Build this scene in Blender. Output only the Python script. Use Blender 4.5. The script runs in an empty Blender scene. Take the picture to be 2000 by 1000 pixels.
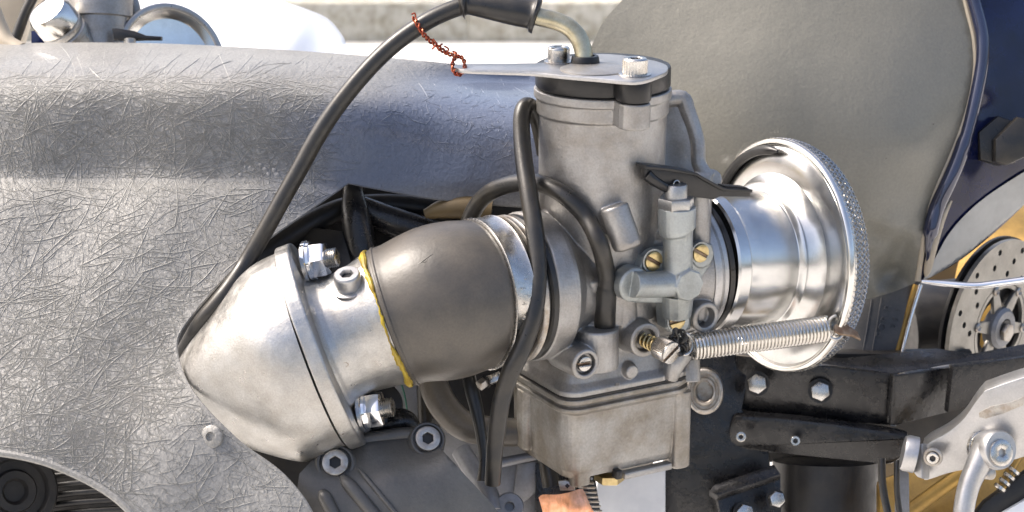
import bpy, bmesh, math, random
import numpy as np
from mathutils import Vector, Matrix
from mathutils.geometry import delaunay_2d_cdt
random.seed(7); np.random.seed(7)
R_ = math.radians
# ------------------------------------------------------------------ frame of reference
# lengths are given in "pixels of the photograph at the carburettor" (1 px = 0.24 mm);
# they become metres when a mesh is written. z is up, the camera looks along +y, 16 deg down.
S = 0.00024; F = 3750.0; PITCH = R_(16)
RIGHT = Vector((1,0,0)); FWD = Vector((0,math.cos(PITCH),-math.sin(PITCH))); UPV = Vector((0,math.sin(PITCH),math.cos(PITCH)))
ZC = 0.552
CAM = -F*FWD
def W2M(v): return Vector((v[0]*S, v[1]*S, v[2]*S+ZC))
sc = bpy.context.scene
cam_d = bpy.data.cameras.new('camera'); cam = bpy.data.objects.new('camera', cam_d); sc.collection.objects.link(cam)
cam.location = W2M(CAM); cam.rotation_euler = (R_(90)-PITCH, 0, 0)
cam_d.sensor_width = 36; cam_d.lens = 36*F/2000; cam_d.clip_start = .02; cam_d.clip_end = 500
cam_d.dof.use_dof = True; cam_d.dof.focus_distance = F*S*.985; cam_d.dof.aperture_fstop = 20
sc.camera = cam
SUN_EL, SUN_AZ = R_(50), R_(-78)     # azimuth from +y (behind the bike) towards -x (left)
w = bpy.data.worlds.new('World'); sc.world = w; w.use_nodes = True
nt = w.node_tree; bg = nt.nodes['Background']
sky = nt.nodes.new('ShaderNodeTexSky'); sky.sky_type = 'NISHITA'; sky.sun_disc = False
sky.sun_elevation = SUN_EL; sky.sun_rotation = SUN_AZ; sky.air_density = 0.8; sky.dust_density = 6.0; sky.ozone_density = 0.3
nt.links.new(sky.outputs[0], bg.inputs[0]); bg.inputs[1].default_value = 0.145
sun_d = bpy.data.lights.new('sun', 'SUN'); sun_d.energy = 2.0; sun_d.angle = R_(22); sun_d.color = (1,.95,.88)
sun = bpy.data.objects.new('sun', sun_d); sc.collection.objects.link(sun)
sdir = Vector((math.cos(SUN_EL)*math.sin(SUN_AZ), math.cos(SUN_EL)*math.cos(SUN_AZ), math.sin(SUN_EL)))
sun.rotation_euler = sdir.to_track_quat('Z','Y').to_euler(); sun.location = sdir*5
sc.view_settings.view_transform = 'Standard'; sc.view_settings.look = 'None'; sc.view_settings.gamma = 1
sc.view_settings.exposure = 1.22

# ------------------------------------------------------------------ projection helpers
def K(d): return (F+d)/F
DOFF = 0.0
def V(px, py, d=0.0):
    d = d+DOFF; k = K(d); return FWD*d + RIGHT*((px-1000)*k) + UPV*((500-py)*k)
def VD(x, up, dep=0.0): return (RIGHT*x + UPV*up + FWD*dep).normalized()
def RP(px, py, P, N):
    dr = FWD*F + RIGHT*(px-1000) + UPV*(500-py)
    t = (P-CAM).dot(N)/dr.dot(N); return CAM + dr*t
U = Vector((0,0,1)); A = Vector((.87,.493,0)).normalized(); B = Vector((A.y,-A.x,0)); TC = Vector((0,-1,0))
O = V(1173,500,0)
def FP(px, py, b): return RP(px, py, O+B*b, B)
def zc(py, r=0): return RP(1173, py, O+TC*r, TC).z
def ax(py): return Vector((O.x, O.y, zc(py)))

# ------------------------------------------------------------------ materials
def mat(name, col, rough=.5, metal=0.0, col2=None, blot=60, amt=.5, thr=(.4,.65), grain=0, gscale=5, bump=0, bscale=8, stretch=None,
        coat=0, rvar=0.0, spec=.5, spots=None, spotscale=20, spotthr=.68, bump2=0, b2scale=40, detail=4):
    m = bpy.data.materials.new(name); m.use_nodes = True
    n = m.node_tree.nodes; l = m.node_tree.links; p = n['Principled BSDF']
    p.inputs['Roughness'].default_value = rough; p.inputs['Metallic'].default_value = metal
    p.inputs['Specular IOR Level'].default_value = spec; p.inputs['Coat Weight'].default_value = coat; p.inputs['Coat Roughness'].default_value = .08
    geo = n.new('ShaderNodeNewGeometry'); pos = geo.outputs['Position']
    def noise(sz, st=None, det=detail, seed=0):
        mp = n.new('ShaderNodeMapping'); l.new(pos, mp.inputs[0])
        mp.inputs['Location'].default_value = (seed*1.7, seed*.9, seed*2.3)
        if st: mp.inputs['Scale'].default_value = st
        t = n.new('ShaderNodeTexNoise'); t.inputs['Scale'].default_value = 1/(sz*S); t.inputs['Detail'].default_value = det
        t.inputs['Roughness'].default_value = .6
        l.new(mp.outputs[0], t.inputs[0]); return t.outputs[0]
    def ramp(src, a, b):
        r = n.new('ShaderNodeMapRange'); r.inputs[1].default_value = a; r.inputs[2].default_value = b; l.new(src, r.inputs[0]); return r.outputs[0]
    def mix(f, a, b, mode='MIX'):
        x = n.new('ShaderNodeMix'); x.data_type = 'RGBA'; x.blend_type = mode
        if isinstance(f, float): x.inputs[0].default_value = f
        else: l.new(f, x.inputs[0])
        for s_, i in ((a,6),(b,7)):
            if isinstance(s_, tuple): x.inputs[i].default_value = (*s_,1)
            else: l.new(s_, x.inputs[i])
        return x.outputs[2]
    c = col
    if col2:
        f = ramp(noise(blot, seed=1), *thr); mm = n.new('ShaderNodeMath'); mm.operation='MULTIPLY'; mm.inputs[1].default_value = amt
        l.new(f, mm.inputs[0]); c = mix(mm.outputs[0], c, col2)
    if spots:
        f = ramp(noise(spotscale, seed=5), spotthr, spotthr+.04); c = mix(f, c, spots)
    if grain:
        f = ramp(noise(gscale, stretch, seed=2), .3, .7)
        hi = tuple(1+grain for _ in range(3)); lo = tuple(1-grain for _ in range(3))
        g = mix(f, lo, hi); c = mix(1.0, c, g, 'MULTIPLY')
    if isinstance(c, tuple): p.inputs['Base Color'].default_value = (*c,1)
    else: l.new(c, p.inputs['Base Color'])
    if rvar:
        f = noise(blot*.5, seed=3); r = n.new('ShaderNodeMapRange'); r.inputs[1].default_value=.3; r.inputs[2].default_value=.7
        r.inputs[3].default_value = max(.02,rough-rvar); r.inputs[4].default_value = rough+rvar; l.new(f, r.inputs[0]); l.new(r.outputs[0], p.inputs['Roughness'])
    prev = None
    for h, sz, st, sd in ((bump, bscale, stretch, 4), (bump2, b2scale, None, 6)):
        if h:
            b = n.new('ShaderNodeBump'); b.inputs['Strength'].default_value = 1; b.inputs['Distance'].default_value = h*S
            l.new(noise(sz, st, seed=sd), b.inputs['Height'])
            if prev: l.new(prev, b.inputs['Normal'])
            prev = b.outputs[0]
    if prev: l.new(prev, p.inputs['Normal'])
    return m
M = {}
M['cast'] = mat('cast_aluminium', (.345,.34,.332), .44, .8, (.22,.20,.175), 70, .65, (.38,.66), grain=.10, gscale=4, bump=.5, bscale=5, rvar=.08, spots=(.12,.09,.07), spotscale=9, spotthr=.74, bump2=2, b2scale=60)
M['bowl'] = mat('stained_cast_aluminium', (.33,.32,.30), .47, .65, (.20,.175,.14), 90, .9, (.38,.62), grain=.12, gscale=5, bump=.5, bscale=6, rvar=.08, bump2=2, b2scale=70)
M['alu'] = mat('brushed_cast_aluminium', (.44,.435,.42), .37, .9, (.36,.345,.32), 60, .8, (.4,.65), grain=.12, gscale=3, bump=.45, bscale=4, rvar=.12, bump2=1.6, b2scale=90, spots=(.2,.16,.11), spotscale=8, spotthr=.735)
M['pol'] = mat('polished_aluminium', (.74,.73,.70), .2, 1, (.60,.57,.52), 90, .6, (.4,.7), grain=.04, gscale=3, rvar=.05, bump2=.2, b2scale=90)
M['mach'] = mat('machined_aluminium', (.46,.455,.45), .38, .9, (.37,.365,.36), 60, .6, grain=.08, gscale=4, bump=.15, bscale=3, rvar=.06)
M['steel'] = mat('bright_steel', (.56,.55,.53), .27, 1, (.40,.37,.32), 25, .6, grain=.06, gscale=3, bump=.1, bscale=3, rvar=.06)
M['dull'] = mat('dull_steel', (.42,.40,.37), .4, .9, (.25,.2,.15), 20, .7, grain=.1, gscale=3, bump=.15, bscale=3)
M['satin'] = mat('satin_spun_aluminium', (.62,.62,.61), .22, 1, (.50,.49,.47), 90, .6, (.4,.7), grain=.05, gscale=3, rvar=.05, bump2=.15, b2scale=120)
M['brass'] = mat('brass', (.52,.42,.22), .3, 1, (.33,.25,.12), 12, .6, grain=.06, gscale=3)
M['zinc'] = mat('zinc_casting', (.35,.372,.368), .42, .6, (.26,.27,.255), 45, .8, (.4,.65), grain=.08, gscale=4, bump=.3, bscale=5, rvar=.06)
M['rubber'] = mat('black_rubber', (.012,.012,.012), .36, 0, (.034,.029,.021), 60, .8, (.42,.65), grain=.12, gscale=4, bump=.2, bscale=5, rvar=.1)
M['boot'] = mat('dusty_rubber', (.050,.046,.041), .40, 0, (.092,.08,.064), 120, .9, (.35,.65), grain=.12, gscale=4, bump=.3, bscale=4, rvar=.06, bump2=2, b2scale=90)
M['blackplastic'] = mat('black_plastic', (.005,.005,.006), .36, 0, (.012,.011,.010), 40, .7, grain=.1, gscale=4, bump=.12, bscale=4, rvar=.08)
M['blackmetal'] = mat('black_enamel', (.007,.007,.008), .28, 0, (.022,.021,.021), 50, .7, grain=.15, gscale=5, bump=.6, bscale=14, rvar=.12, spots=(.3,.29,.27), spotscale=12, spotthr=.735, bump2=3, b2scale=90)
M['casing'] = mat('grey_engine_paint', (.078,.076,.073), .38, .2, (.11,.107,.10), 90, .7, grain=.08, gscale=5, bump=.9, bscale=10, rvar=.06)
M['dark'] = mat('dark_metal', (.008,.008,.009), .45, .1, (.022,.02,.018), 60, .8, grain=.1, gscale=5, bump=.4, bscale=9, rvar=.1)
M['greymetal'] = mat('blue_grey_casting', (.22,.225,.24), .4, .3, (.14,.14,.14), 70, .8, grain=.08, gscale=5, bump=.5, bscale=9, rvar=.06)
M['fair'] = mat('grey_gelcoat', (.205,.20,.187), .47, 0, (.25,.244,.228), 120, .7, (.35,.65), grain=.2, gscale=6, bump=2.4, bscale=9, rvar=.1, bump2=2, b2scale=40, spots=(.085,.08,.074), spotscale=7, spotthr=.67, coat=.12)
M['panel'] = mat('grey_primer_panel', (.165,.158,.13), .44, 0, (.19,.182,.15), 200, .8, (.35,.65), grain=.09, gscale=6, bump=.8, bscale=7, rvar=.08, spots=(.07,.06,.05), spotscale=16, spotthr=.72, bump2=4, b2scale=160, coat=.2)
M['strand'] = mat('glass_strand', (.255,.25,.233), .5, 0, (.30,.294,.275), 60, .8, grain=.12, gscale=7)
M['navy'] = mat('navy_gloss_paint', (.004,.008,.045), .14, 0, (.003,.004,.014), 160, .8)
M['gold'] = mat('gold_anodised', (.36,.225,.06), .4, .6, (.22,.14,.045), 90, .8, grain=.08, gscale=6, bump=.3, bscale=7, rvar=.08)
M['backing'] = mat('brown_metal', (.09,.065,.035), .5, .2, (.16,.11,.04), 150, .8)
M['palegrey'] = mat('pale_grey_panel', (.50,.52,.55), .5, 0, (.42,.44,.48), 60, .8)
M['elbow'] = mat('zinc_plated_pipe', (.50,.46,.33), .34, .85, (.36,.31,.2), 30, .7, grain=.08, gscale=3)
M['green'] = mat('green_seal', (.02,.12,.08), .5)
M['roll'] = mat('navy_mirror_roll', (.02,.025,.06), .07, .2, (.01,.012,.03), 80, .7, coat=1)
M['rust'] = mat('brown_steel', (.16,.10,.06), .45, .6, (.28,.22,.16), 15, .8)
M['spring'] = mat('spring_wire', (.60,.58,.54), .25, 1)
M['silver'] = mat('reflection_silver', (.27,.28,.285), .3, .5, (.20,.21,.21), 90, .8)  # tone of the reflection sheet on the tail cowl
M['copper'] = mat('copper', (.82,.42,.27), .33, .9, (.55,.25,.12), 20, .8, grain=.2, gscale=8, bump=.8, bscale=9, stretch=(1,1,.3))
M['cuwire'] = mat('enamelled_copper_wire', (.20,.03,.014), .22, .7, (.42,.12,.05), 12, .8)
M['yellow'] = mat('yellow_sealant', (.40,.29,.02), .4, 0, (.24,.15,.02), 25, .8, bump=1, bscale=8)
M['disc'] = mat('brake_disc_steel', (.30,.29,.265), .42, .85, (.22,.21,.19), 60, .8, grain=.06, gscale=5, rvar=.06)
M['tyre'] = mat('tyre_rubber', (.05,.052,.058), .5, 0, (.085,.083,.082), 60, .8, grain=.1, gscale=5, bump=.4, bscale=7)
M['white'] = mat('white_paint', (.82,.83,.84), .3, 0, (.74,.75,.77), 200, .6, coat=.3)
M['tan'] = mat('tan_paint', (.42,.36,.27), .45, 0, (.32,.27,.2), 200, .7)
M['chrome'] = mat('chrome', (.85,.85,.86), .08, 1)
M['paving'] = mat('concrete_paving', (.60,.585,.55), .8, 0, (.50,.48,.44), 900, .7, grain=.06, gscale=30, bump=3, bscale=30)
M['kerb'] = mat('kerb_stone', (.44,.425,.37), .8, 0, (.27,.25,.19), 130, .9, (.42,.62), grain=.15, gscale=40, bump=4, bscale=40, stretch=(1,1,.25))
M['verge'] = mat('dry_earth', (.16,.10,.06), .9, 0, (.30,.26,.18), 200, .9, grain=.2, gscale=40, bump=10, bscale=60)

def sky_reflection_zone(m, x0, x1, col2, rough2, coat2):  # tints a blue sky reflection into the colour of the right end
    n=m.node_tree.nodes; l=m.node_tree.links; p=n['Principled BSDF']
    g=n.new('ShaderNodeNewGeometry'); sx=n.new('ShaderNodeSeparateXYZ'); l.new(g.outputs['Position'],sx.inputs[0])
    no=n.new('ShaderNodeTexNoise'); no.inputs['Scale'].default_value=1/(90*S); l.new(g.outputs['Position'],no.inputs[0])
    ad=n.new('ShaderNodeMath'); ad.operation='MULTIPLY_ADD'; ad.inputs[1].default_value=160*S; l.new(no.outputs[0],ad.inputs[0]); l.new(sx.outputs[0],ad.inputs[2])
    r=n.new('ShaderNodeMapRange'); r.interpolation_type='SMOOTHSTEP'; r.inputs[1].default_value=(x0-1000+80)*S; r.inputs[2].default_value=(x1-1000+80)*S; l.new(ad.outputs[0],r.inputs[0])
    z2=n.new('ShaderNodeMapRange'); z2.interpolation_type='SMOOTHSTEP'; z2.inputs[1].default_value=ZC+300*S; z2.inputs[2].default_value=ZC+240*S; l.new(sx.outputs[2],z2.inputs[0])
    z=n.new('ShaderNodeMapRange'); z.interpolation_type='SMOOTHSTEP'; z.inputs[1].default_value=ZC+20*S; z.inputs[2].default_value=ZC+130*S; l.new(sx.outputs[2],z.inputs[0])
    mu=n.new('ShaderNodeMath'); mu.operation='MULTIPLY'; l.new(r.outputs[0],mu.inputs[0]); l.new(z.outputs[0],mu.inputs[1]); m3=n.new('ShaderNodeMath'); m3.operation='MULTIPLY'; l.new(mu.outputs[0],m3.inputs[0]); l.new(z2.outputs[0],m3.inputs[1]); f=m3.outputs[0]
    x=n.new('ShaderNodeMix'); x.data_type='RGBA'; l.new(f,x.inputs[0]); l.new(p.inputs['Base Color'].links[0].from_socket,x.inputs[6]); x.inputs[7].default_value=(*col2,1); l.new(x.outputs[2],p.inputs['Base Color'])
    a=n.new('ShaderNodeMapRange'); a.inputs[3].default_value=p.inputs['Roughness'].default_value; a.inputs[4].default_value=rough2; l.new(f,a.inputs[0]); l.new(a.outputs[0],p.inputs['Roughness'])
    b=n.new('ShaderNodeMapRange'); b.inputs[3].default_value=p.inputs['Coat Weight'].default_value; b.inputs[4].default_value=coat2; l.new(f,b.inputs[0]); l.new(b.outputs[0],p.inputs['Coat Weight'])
sky_reflection_zone(M['fair'],470,760,(.10,.118,.165),.33,.5); sky_reflection_zone(M['strand'],470,760,(.135,.155,.20),.35,.4)
# ------------------------------------------------------------------ mesh builder
def smooth_chain(P, sub):
    P = [np.array(p, float) for p in P]; out = []
    n = len(P)
    for i in range(n-1):
        p0 = P[i-1] if i>0 else 2*P[0]-P[1]; p1=P[i]; p2=P[i+1]; p3 = P[i+2] if i+2<n else 2*P[-1]-P[-2]
        for k in range(sub):
            t=k/sub; out.append(.5*((2*p1)+(-p0+p2)*t+(2*p0-5*p1+4*p2-p3)*t*t+(-p0+3*p1-3*p2+p3)*t**3))
    out.append(P[-1]); return out
def ortho(a, ref=None):
    a = Vector(a).normalized(); ref = ref or (U if abs(a.z)<.9 else RIGHT)
    x = (ref - a*ref.dot(a)).normalized(); return x, a.cross(x)
class G:
    def __init__(s): s.v=[]; s.f=[]
    def add(s, vs, fs):
        n=len(s.v); s.v += [tuple(v) for v in vs]; s.f += [tuple(i+n for i in f) for f in fs]; return s
    def rings(s, rings, cap=True, loop=False):
        m=len(rings[0]); vs=[p for r in rings for p in r]; fs=[]; L=len(rings)
        for i in range(L if loop else L-1):
            j=(i+1)%L
            for k in range(m):
                k2=(k+1)%m; fs.append((i*m+k, i*m+k2, j*m+k2, j*m+k))
        if cap and not loop: fs.append(tuple(range(m))[::-1]); fs.append(tuple((L-1)*m+k for k in range(m)))
        return s.add(vs, fs)
    def lathe(s, C, axd, prof, n=48, loop=False, ref=None, sx=1, sy=1):
        axd=Vector(axd).normalized(); x,y=ortho(axd, ref); rs=[]
        for t,r in prof:
            r=max(r,.01); rs.append([C+axd*t+x*(r*sx*math.cos(2*math.pi*k/n))+y*(r*sy*math.sin(2*math.pi*k/n)) for k in range(n)])
        return s.rings(rs, True, loop)
    def tube(s, pts, r, n=14, sub=6, closed=False):
        # pts: W vectors; r number or list
        if not isinstance(r,(list,tuple)): r=[r]*len(pts)
        Q = smooth_chain([(*p, rr) for p,rr in zip(pts,r)], sub) if sub>1 else [np.array((*p,rr)) for p,rr in zip(pts,r)]
        P=[Vector(q[:3]) for q in Q]; rs=[]; x=None
        for i,p in enumerate(P):
            a=(P[min(i+1,len(P)-1)]-P[max(i-1,0)])
            if a.length<1e-6: a=Vector((0,0,1))
            a.normalize()
            if x is None: x,y=ortho(a)
            else:
                x=(x-a*x.dot(a))
                if x.length<1e-5: x,y=ortho(a)
                x.normalize(); y=a.cross(x)
            rr=Q[i][3]; rs.append([p+x*(rr*math.cos(2*math.pi*k/n))+y*(rr*math.sin(2*math.pi*k/n)) for k in range(n)])
        return s.rings(rs)
    def prism(s, poly, C, X, Y, h0, h1, bev=0):
        X=Vector(X).normalized(); Y=Vector(Y).normalized(); N=X.cross(Y)
        P=[np.array(p,float) for p in poly]; n=len(P)
        area=sum(P[i][0]*P[(i+1)%n][1]-P[(i+1)%n][0]*P[i][1] for i in range(n))
        if area<0: P=P[::-1]
        def inset(b):
            out=[]
            for i in range(n):
                a=P[i]-P[i-1]; c=P[(i+1)%n]-P[i]; a=a/(np.linalg.norm(a)+1e-9); c=c/(np.linalg.norm(c)+1e-9)
                na=np.array((-a[1],a[0])); nc=np.array((-c[1],c[0])); m=na+nc; q=max(.35,(m@m)/2); out.append(P[i]+m/q*b if q>.36 else P[i]+m*b)
            return out
        def ring(pts,h): return [C+X*p[0]+Y*p[1]+N*h for p in pts]
        if bev:
            b3=bev*.3; rs=[ring(inset(bev),h0),ring(inset(b3),h0+b3),ring(P,h0+bev),ring(P,h1-bev),ring(inset(b3),h1-b3),ring(inset(bev),h1)]
        else: rs=[ring(P,h0),ring(P,h1)]
        return s.rings(rs)
    def ipoly(s, pix, d, th, bev=2, face=None):
        """outline given by photo pixels on a plane at depth d facing `face`, extruded away from the viewer by th"""
        N = Vector(face).normalized() if face else -FWD
        cx=sum(p[0] for p in pix)/len(pix); cy=sum(p[1] for p in pix)/len(pix); C=V(cx,cy,d)
        X=(RIGHT-N*RIGHT.dot(N)).normalized(); Y=N.cross(X)
        pl=[]
        for p in pix:
            q=RP(p[0],p[1],C,N)-C; pl.append((q.dot(X),q.dot(Y)))
        return s.prism(pl, C, X, Y, -th, 0, bev)
    def box(s, C, X, Y, hx, hy, hz, bev=3, rc=0):
        return s.prism(rr(hx,hy,rc or min(bev,hx*.4,hy*.4),4), C, X, Y, -hz, hz, bev)
    def obj(s, name, m, parent=None, kind=None, sharp=38, recalc=True, remesh=0, sm=0, label=None):
        org = parent['_w'] if parent is not None and '_w' in parent else None
        me=bpy.data.meshes.new(name)
        if parent is not None: po=parent.matrix_world.translation if False else Vector(parent['_org'])
        else:
            a=np.array(s.v); po=W2M(((a[:,0].min()+a[:,0].max())/2,(a[:,1].min()+a[:,1].max())/2,a[:,2].min()))
        arr=np.array(s.v)*S; arr[:,2]+=ZC; arr-=np.array(po)
        me.from_pydata(arr.tolist(),[],s.f)
        if recalc:
            bm=bmesh.new(); bm.from_mesh(me); bmesh.ops.recalc_face_normals(bm, faces=bm.faces); bm.to_mesh(me); bm.free()
        me.shade_smooth(); me.set_sharp_from_angle(angle=R_(sharp)) if not remesh else None
        me.materials.append(M[m]); o=bpy.data.objects.new(name, me); sc.collection.objects.link(o)
        o['_org']=tuple(po)
        if parent is not None:
            o.parent=parent
            o.location = (0,0,0)
        else: o.location=po
        if kind: o['kind']=kind
        if label: o['label']=label
        if remesh:
            r=o.modifiers.new('remesh','REMESH'); r.mode='VOXEL'; r.voxel_size=remesh*S; r.use_smooth_shade=True
            if sm: q=o.modifiers.new('smooth','SMOOTH'); q.factor=.5; q.iterations=sm
        return o
def rr(hx,hy,r,n=6):
    out=[]
    for cx,cy,a0 in ((hx-r,hy-r,0),(-hx+r,hy-r,90),(-hx+r,-hy+r,180),(hx-r,-hy+r,270)):
        for k in range(n+1):
            a=R_(a0+90*k/n); out.append((cx+r*math.cos(a),cy+r*math.sin(a)))
    return out
def hexa(r, rot=0): return [(r*math.cos(R_(60*k+rot)),r*math.sin(R_(60*k+rot))) for k in range(6)]
def gear(r, n, d): return [((r-(d if k%2 else 0))*math.cos(math.pi*k/n),(r-(d if k%2 else 0))*math.sin(math.pi*k/n)) for k in range(2*n)]
def thing(name, label, cat, C, group=None):
    o=bpy.data.objects.new(name,None); sc.collection.objects.link(o); o.empty_display_size=.01
    o.location=W2M(C); o['_org']=tuple(o.location); o['label']=label; o['category']=cat
    if group: o['group']=group
    return o
def tag(o, label, cat, group=None):
    o['label']=label; o['category']=cat
    if group: o['group']=group
    return o
def tps(pts):
    P=np.array(pts,float); n=len(P); X=P[:,:2]/100; d=np.linalg.norm(X[:,None]-X[None],axis=2)
    Kk=np.where(d>0,d*d*np.log(d+1e-12),0)+np.eye(n)*.02; Q=np.c_[np.ones(n),X]
    Lm=np.block([[Kk,Q],[Q.T,np.zeros((3,3))]]); sol=np.linalg.solve(Lm,np.r_[P[:,2],0,0,0])
    def f(x,y):
        x=np.asarray(x,float)/100; y=np.asarray(y,float)/100
        dd=np.sqrt((x[...,None]-X[:,0])**2+(y[...,None]-X[:,1])**2)
        k=np.where(dd>0,dd*dd*np.log(dd+1e-12),0); return k@sol[:n]+sol[n]+sol[n+1]*x+sol[n+2]*y
    return f
def inpoly(x,y,poly):
    c=False; n=len(poly); j=n-1
    for i in range(n):
        xi,yi=poly[i]; xj,yj=poly[j]
        if (yi>y)!=(yj>y) and x<(xj-xi)*(y-yi)/(yj-yi+1e-12)+xi: c=not c
        j=i
    return c
def dense(poly, smooth=True, step=8):
    Q=[]
    n=len(poly)
    for i in range(n):
        a=np.array(poly[i],float); b=np.array(poly[(i+1)%n],float); m=max(1,int(np.linalg.norm(b-a)/step))
        for k in range(m): Q.append(tuple(a+(b-a)*k/m))
    return Q
def curve2(pts, sub=8): return [tuple(p) for p in smooth_chain(pts, sub)]
def sheet(g, poly, df, step=12, th=10):
    bd=dense(poly,step=step); pts=list(bd); xs=[p[0] for p in bd]; ys=[p[1] for p in bd]
    nb=len(bd)
    y=min(ys)+step*.5; row=0
    bda=np.array(bd)
    while y<max(ys):
        x=min(xs)+(step*.5 if row%2 else 0)
        while x<max(xs):
            if inpoly(x,y,bd) and np.min((bda[:,0]-x)**2+(bda[:,1]-y)**2)>(step*.5)**2: pts.append((x,y))
            x+=step
        y+=step*.87; row+=1
    res=delaunay_2d_cdt([Vector(p) for p in pts],[(i,(i+1)%nb) for i in range(nb)],[],0,1e-4)
    vo,eo,fo=res[0],res[1],res[2]
    xy=np.array([(p.x,p.y) for p in vo]); dd=df(xy[:,0],xy[:,1])
    tri=[f for f in fo if inpoly(sum(vo[i].x for i in f)/3,sum(vo[i].y for i in f)/3,bd)]
    front=[V(a[0],a[1],d) for a,d in zip(xy,dd)]; back=[V(a[0],a[1],d+th) for a,d in zip(xy,dd)]
    n=len(front); fs=[tuple(f) for f in tri]+[tuple(i+n for i in f[::-1]) for f in tri]
    ec={}
    for f in tri:
        for i in range(3):
            e=(f[i],f[(i+1)%3]); ec[e]=1
    for (a,b) in ec:
        if (b,a) not in ec: fs.append((b,a,a+n,b+n))
    return g.add(front+back, fs)
EX, EY = RIGHT, UPV

# generic fasteners -------------------------------------------------
def socket_screw(parent, C, axd, r, h, washer=0, m='steel', name='socket_screw', part=True, knurl=True, sock=.55):
    """cap screw: C = underside of the head"""
    axd=Vector(axd).normalized(); x,y=ortho(axd)
    g=G()
    rim=gear(r,26,r*.07) if knurl else [(r*math.cos(math.pi*k/26),r*math.sin(math.pi*k/26)) for k in range(52)]
    n=52; sr=r*sock
    def hexpt(k):
        a=2*math.pi*k/n; s6=math.pi/3; q=((a%s6)-s6/2); rr_=sr*math.cos(s6/2)/math.cos(q); return (rr_*math.cos(a),rr_*math.sin(a))
    hx=[hexpt(k) for k in range(n)]
    ring=lambda P,h_,sc_=1: [C+x*(p[0]*sc_)+y*(p[1]*sc_)+axd*h_ for p in P]
    circ=[(r*math.cos(math.pi*k/26),r*math.sin(math.pi*k/26)) for k in range(n)]
    g.rings([ring(circ,0,.96),ring(rim,h*.08),ring(rim,h*.82),ring(circ,h*.9,.99),ring(circ,h,.88),ring(hx,h,1.1),ring(hx,h*.95),ring(hx,h-r*.7),ring(hx,h-r*.72,.1)])
    o=g.obj(name,m,parent)
    G().prism([(p[0]*.97,p[1]*.97) for p in hx],C,x,y,h-r*.7,h-r*.32).obj('socket_recess','dark',o)
    if washer:
        G().lathe(C,axd,[(-washer,r*1.28),(-washer*.2,r*1.32),(0,r*1.24),(0,r*.5)],40).obj('washer',m,o)
    return o
def slot_screw(parent, C, axd, r, h, ang=0, m='brass', name='slotted_screw', washer=True):
    axd=Vector(axd).normalized(); x,y=ortho(axd); ca,sa=math.cos(R_(ang)),math.sin(R_(ang)); X=x*ca+y*sa; Y=axd.cross(X)
    g=G(); w_=r*.17; n=20
    for sgn in (1,-1):       # two domed halves with the slot between
        a0=math.asin(w_/r); arc=[(r*math.cos(a),sgn*r*math.sin(a)) for a in np.linspace(a0,math.pi-a0,n)]
        g.prism(arc, C, X, Y, 0, h, h*.3)
    g.lathe(C,axd,[(0,r*.98),(h*.2,r*.98)],32)
    o=g.obj(name,m,parent)
    G().box(C+axd*(h*.26),X,Y,r*.95,w_*1.02,h*.07,.2).obj('screw_slot','rust',o)
    if washer: G().lathe(C,axd,[(-2,r*1.22),(h*.3,r*1.22),(h*.3,r*1.02),(-2,r*1.02)],36,loop=True).obj('washer','zinc' if m=='brass' else m,o)
    return o
def hex_bolt(parent, C, axd, r, h, m='steel', name='hex_bolt', rot=10, washer=True):
    C=C+Vector(axd).normalized()*3
    x,y=ortho(axd); X=x*math.cos(R_(rot))+y*math.sin(R_(rot)); Y=Vector(axd).normalized().cross(X)
    o=G().prism(hexa(r),C,X,Y,0,h,r*.14).obj(name,m,parent)
    if washer: G().lathe(C,axd,[(-3,r*1.12),(.5,r*1.22),(.5,r*.3)],32).obj('washer','dark',o)
    return o

# ================================================================== SETTING
def ground():
    g=G(); zg=-ZC/S; n=24
    g.add([(-400000,-60000,zg),(400000,-60000,zg),(400000,900000,zg),(-400000,900000,zg)],[(0,1,2,3)])
    g.obj('ground','paving',kind='structure',recalc=False)
    # kerb on the far side of the paving, with a strip of dry earth above it
    y0=RP(1000,82,Vector((0,0,zg)),U).y; kh=(RP(1000,6,Vector((0,y0,0)),TC).z)-zg
    x=-14000; i=0; root=None
    kb=bpy.data.objects.new('kerb',None); sc.collection.objects.link(kb); kb.location=W2M(Vector((0,y0,zg))); kb['_org']=tuple(kb.location); kb['kind']='structure'
    while x<14000:
        L=3400+random.uniform(-60,60)
        G().prism(rr(L/2-2,300,6,3),Vector((x+L/2,y0+300,zg)),RIGHT,Vector((0,1,0)),-50,kh+random.uniform(-2,2),14).obj('kerb_stone','kerb',kb)
        x+=L
    g=G(); g.add([(-400000,y0+590,zg+kh-14),(400000,y0+590,zg+kh-14),(400000,900000,zg+kh+4000),(-400000,900000,zg+kh+4000)],[(0,1,2,3)])
    g.obj('verge','verge',kind='structure',recalc=False)
ground()

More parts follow.
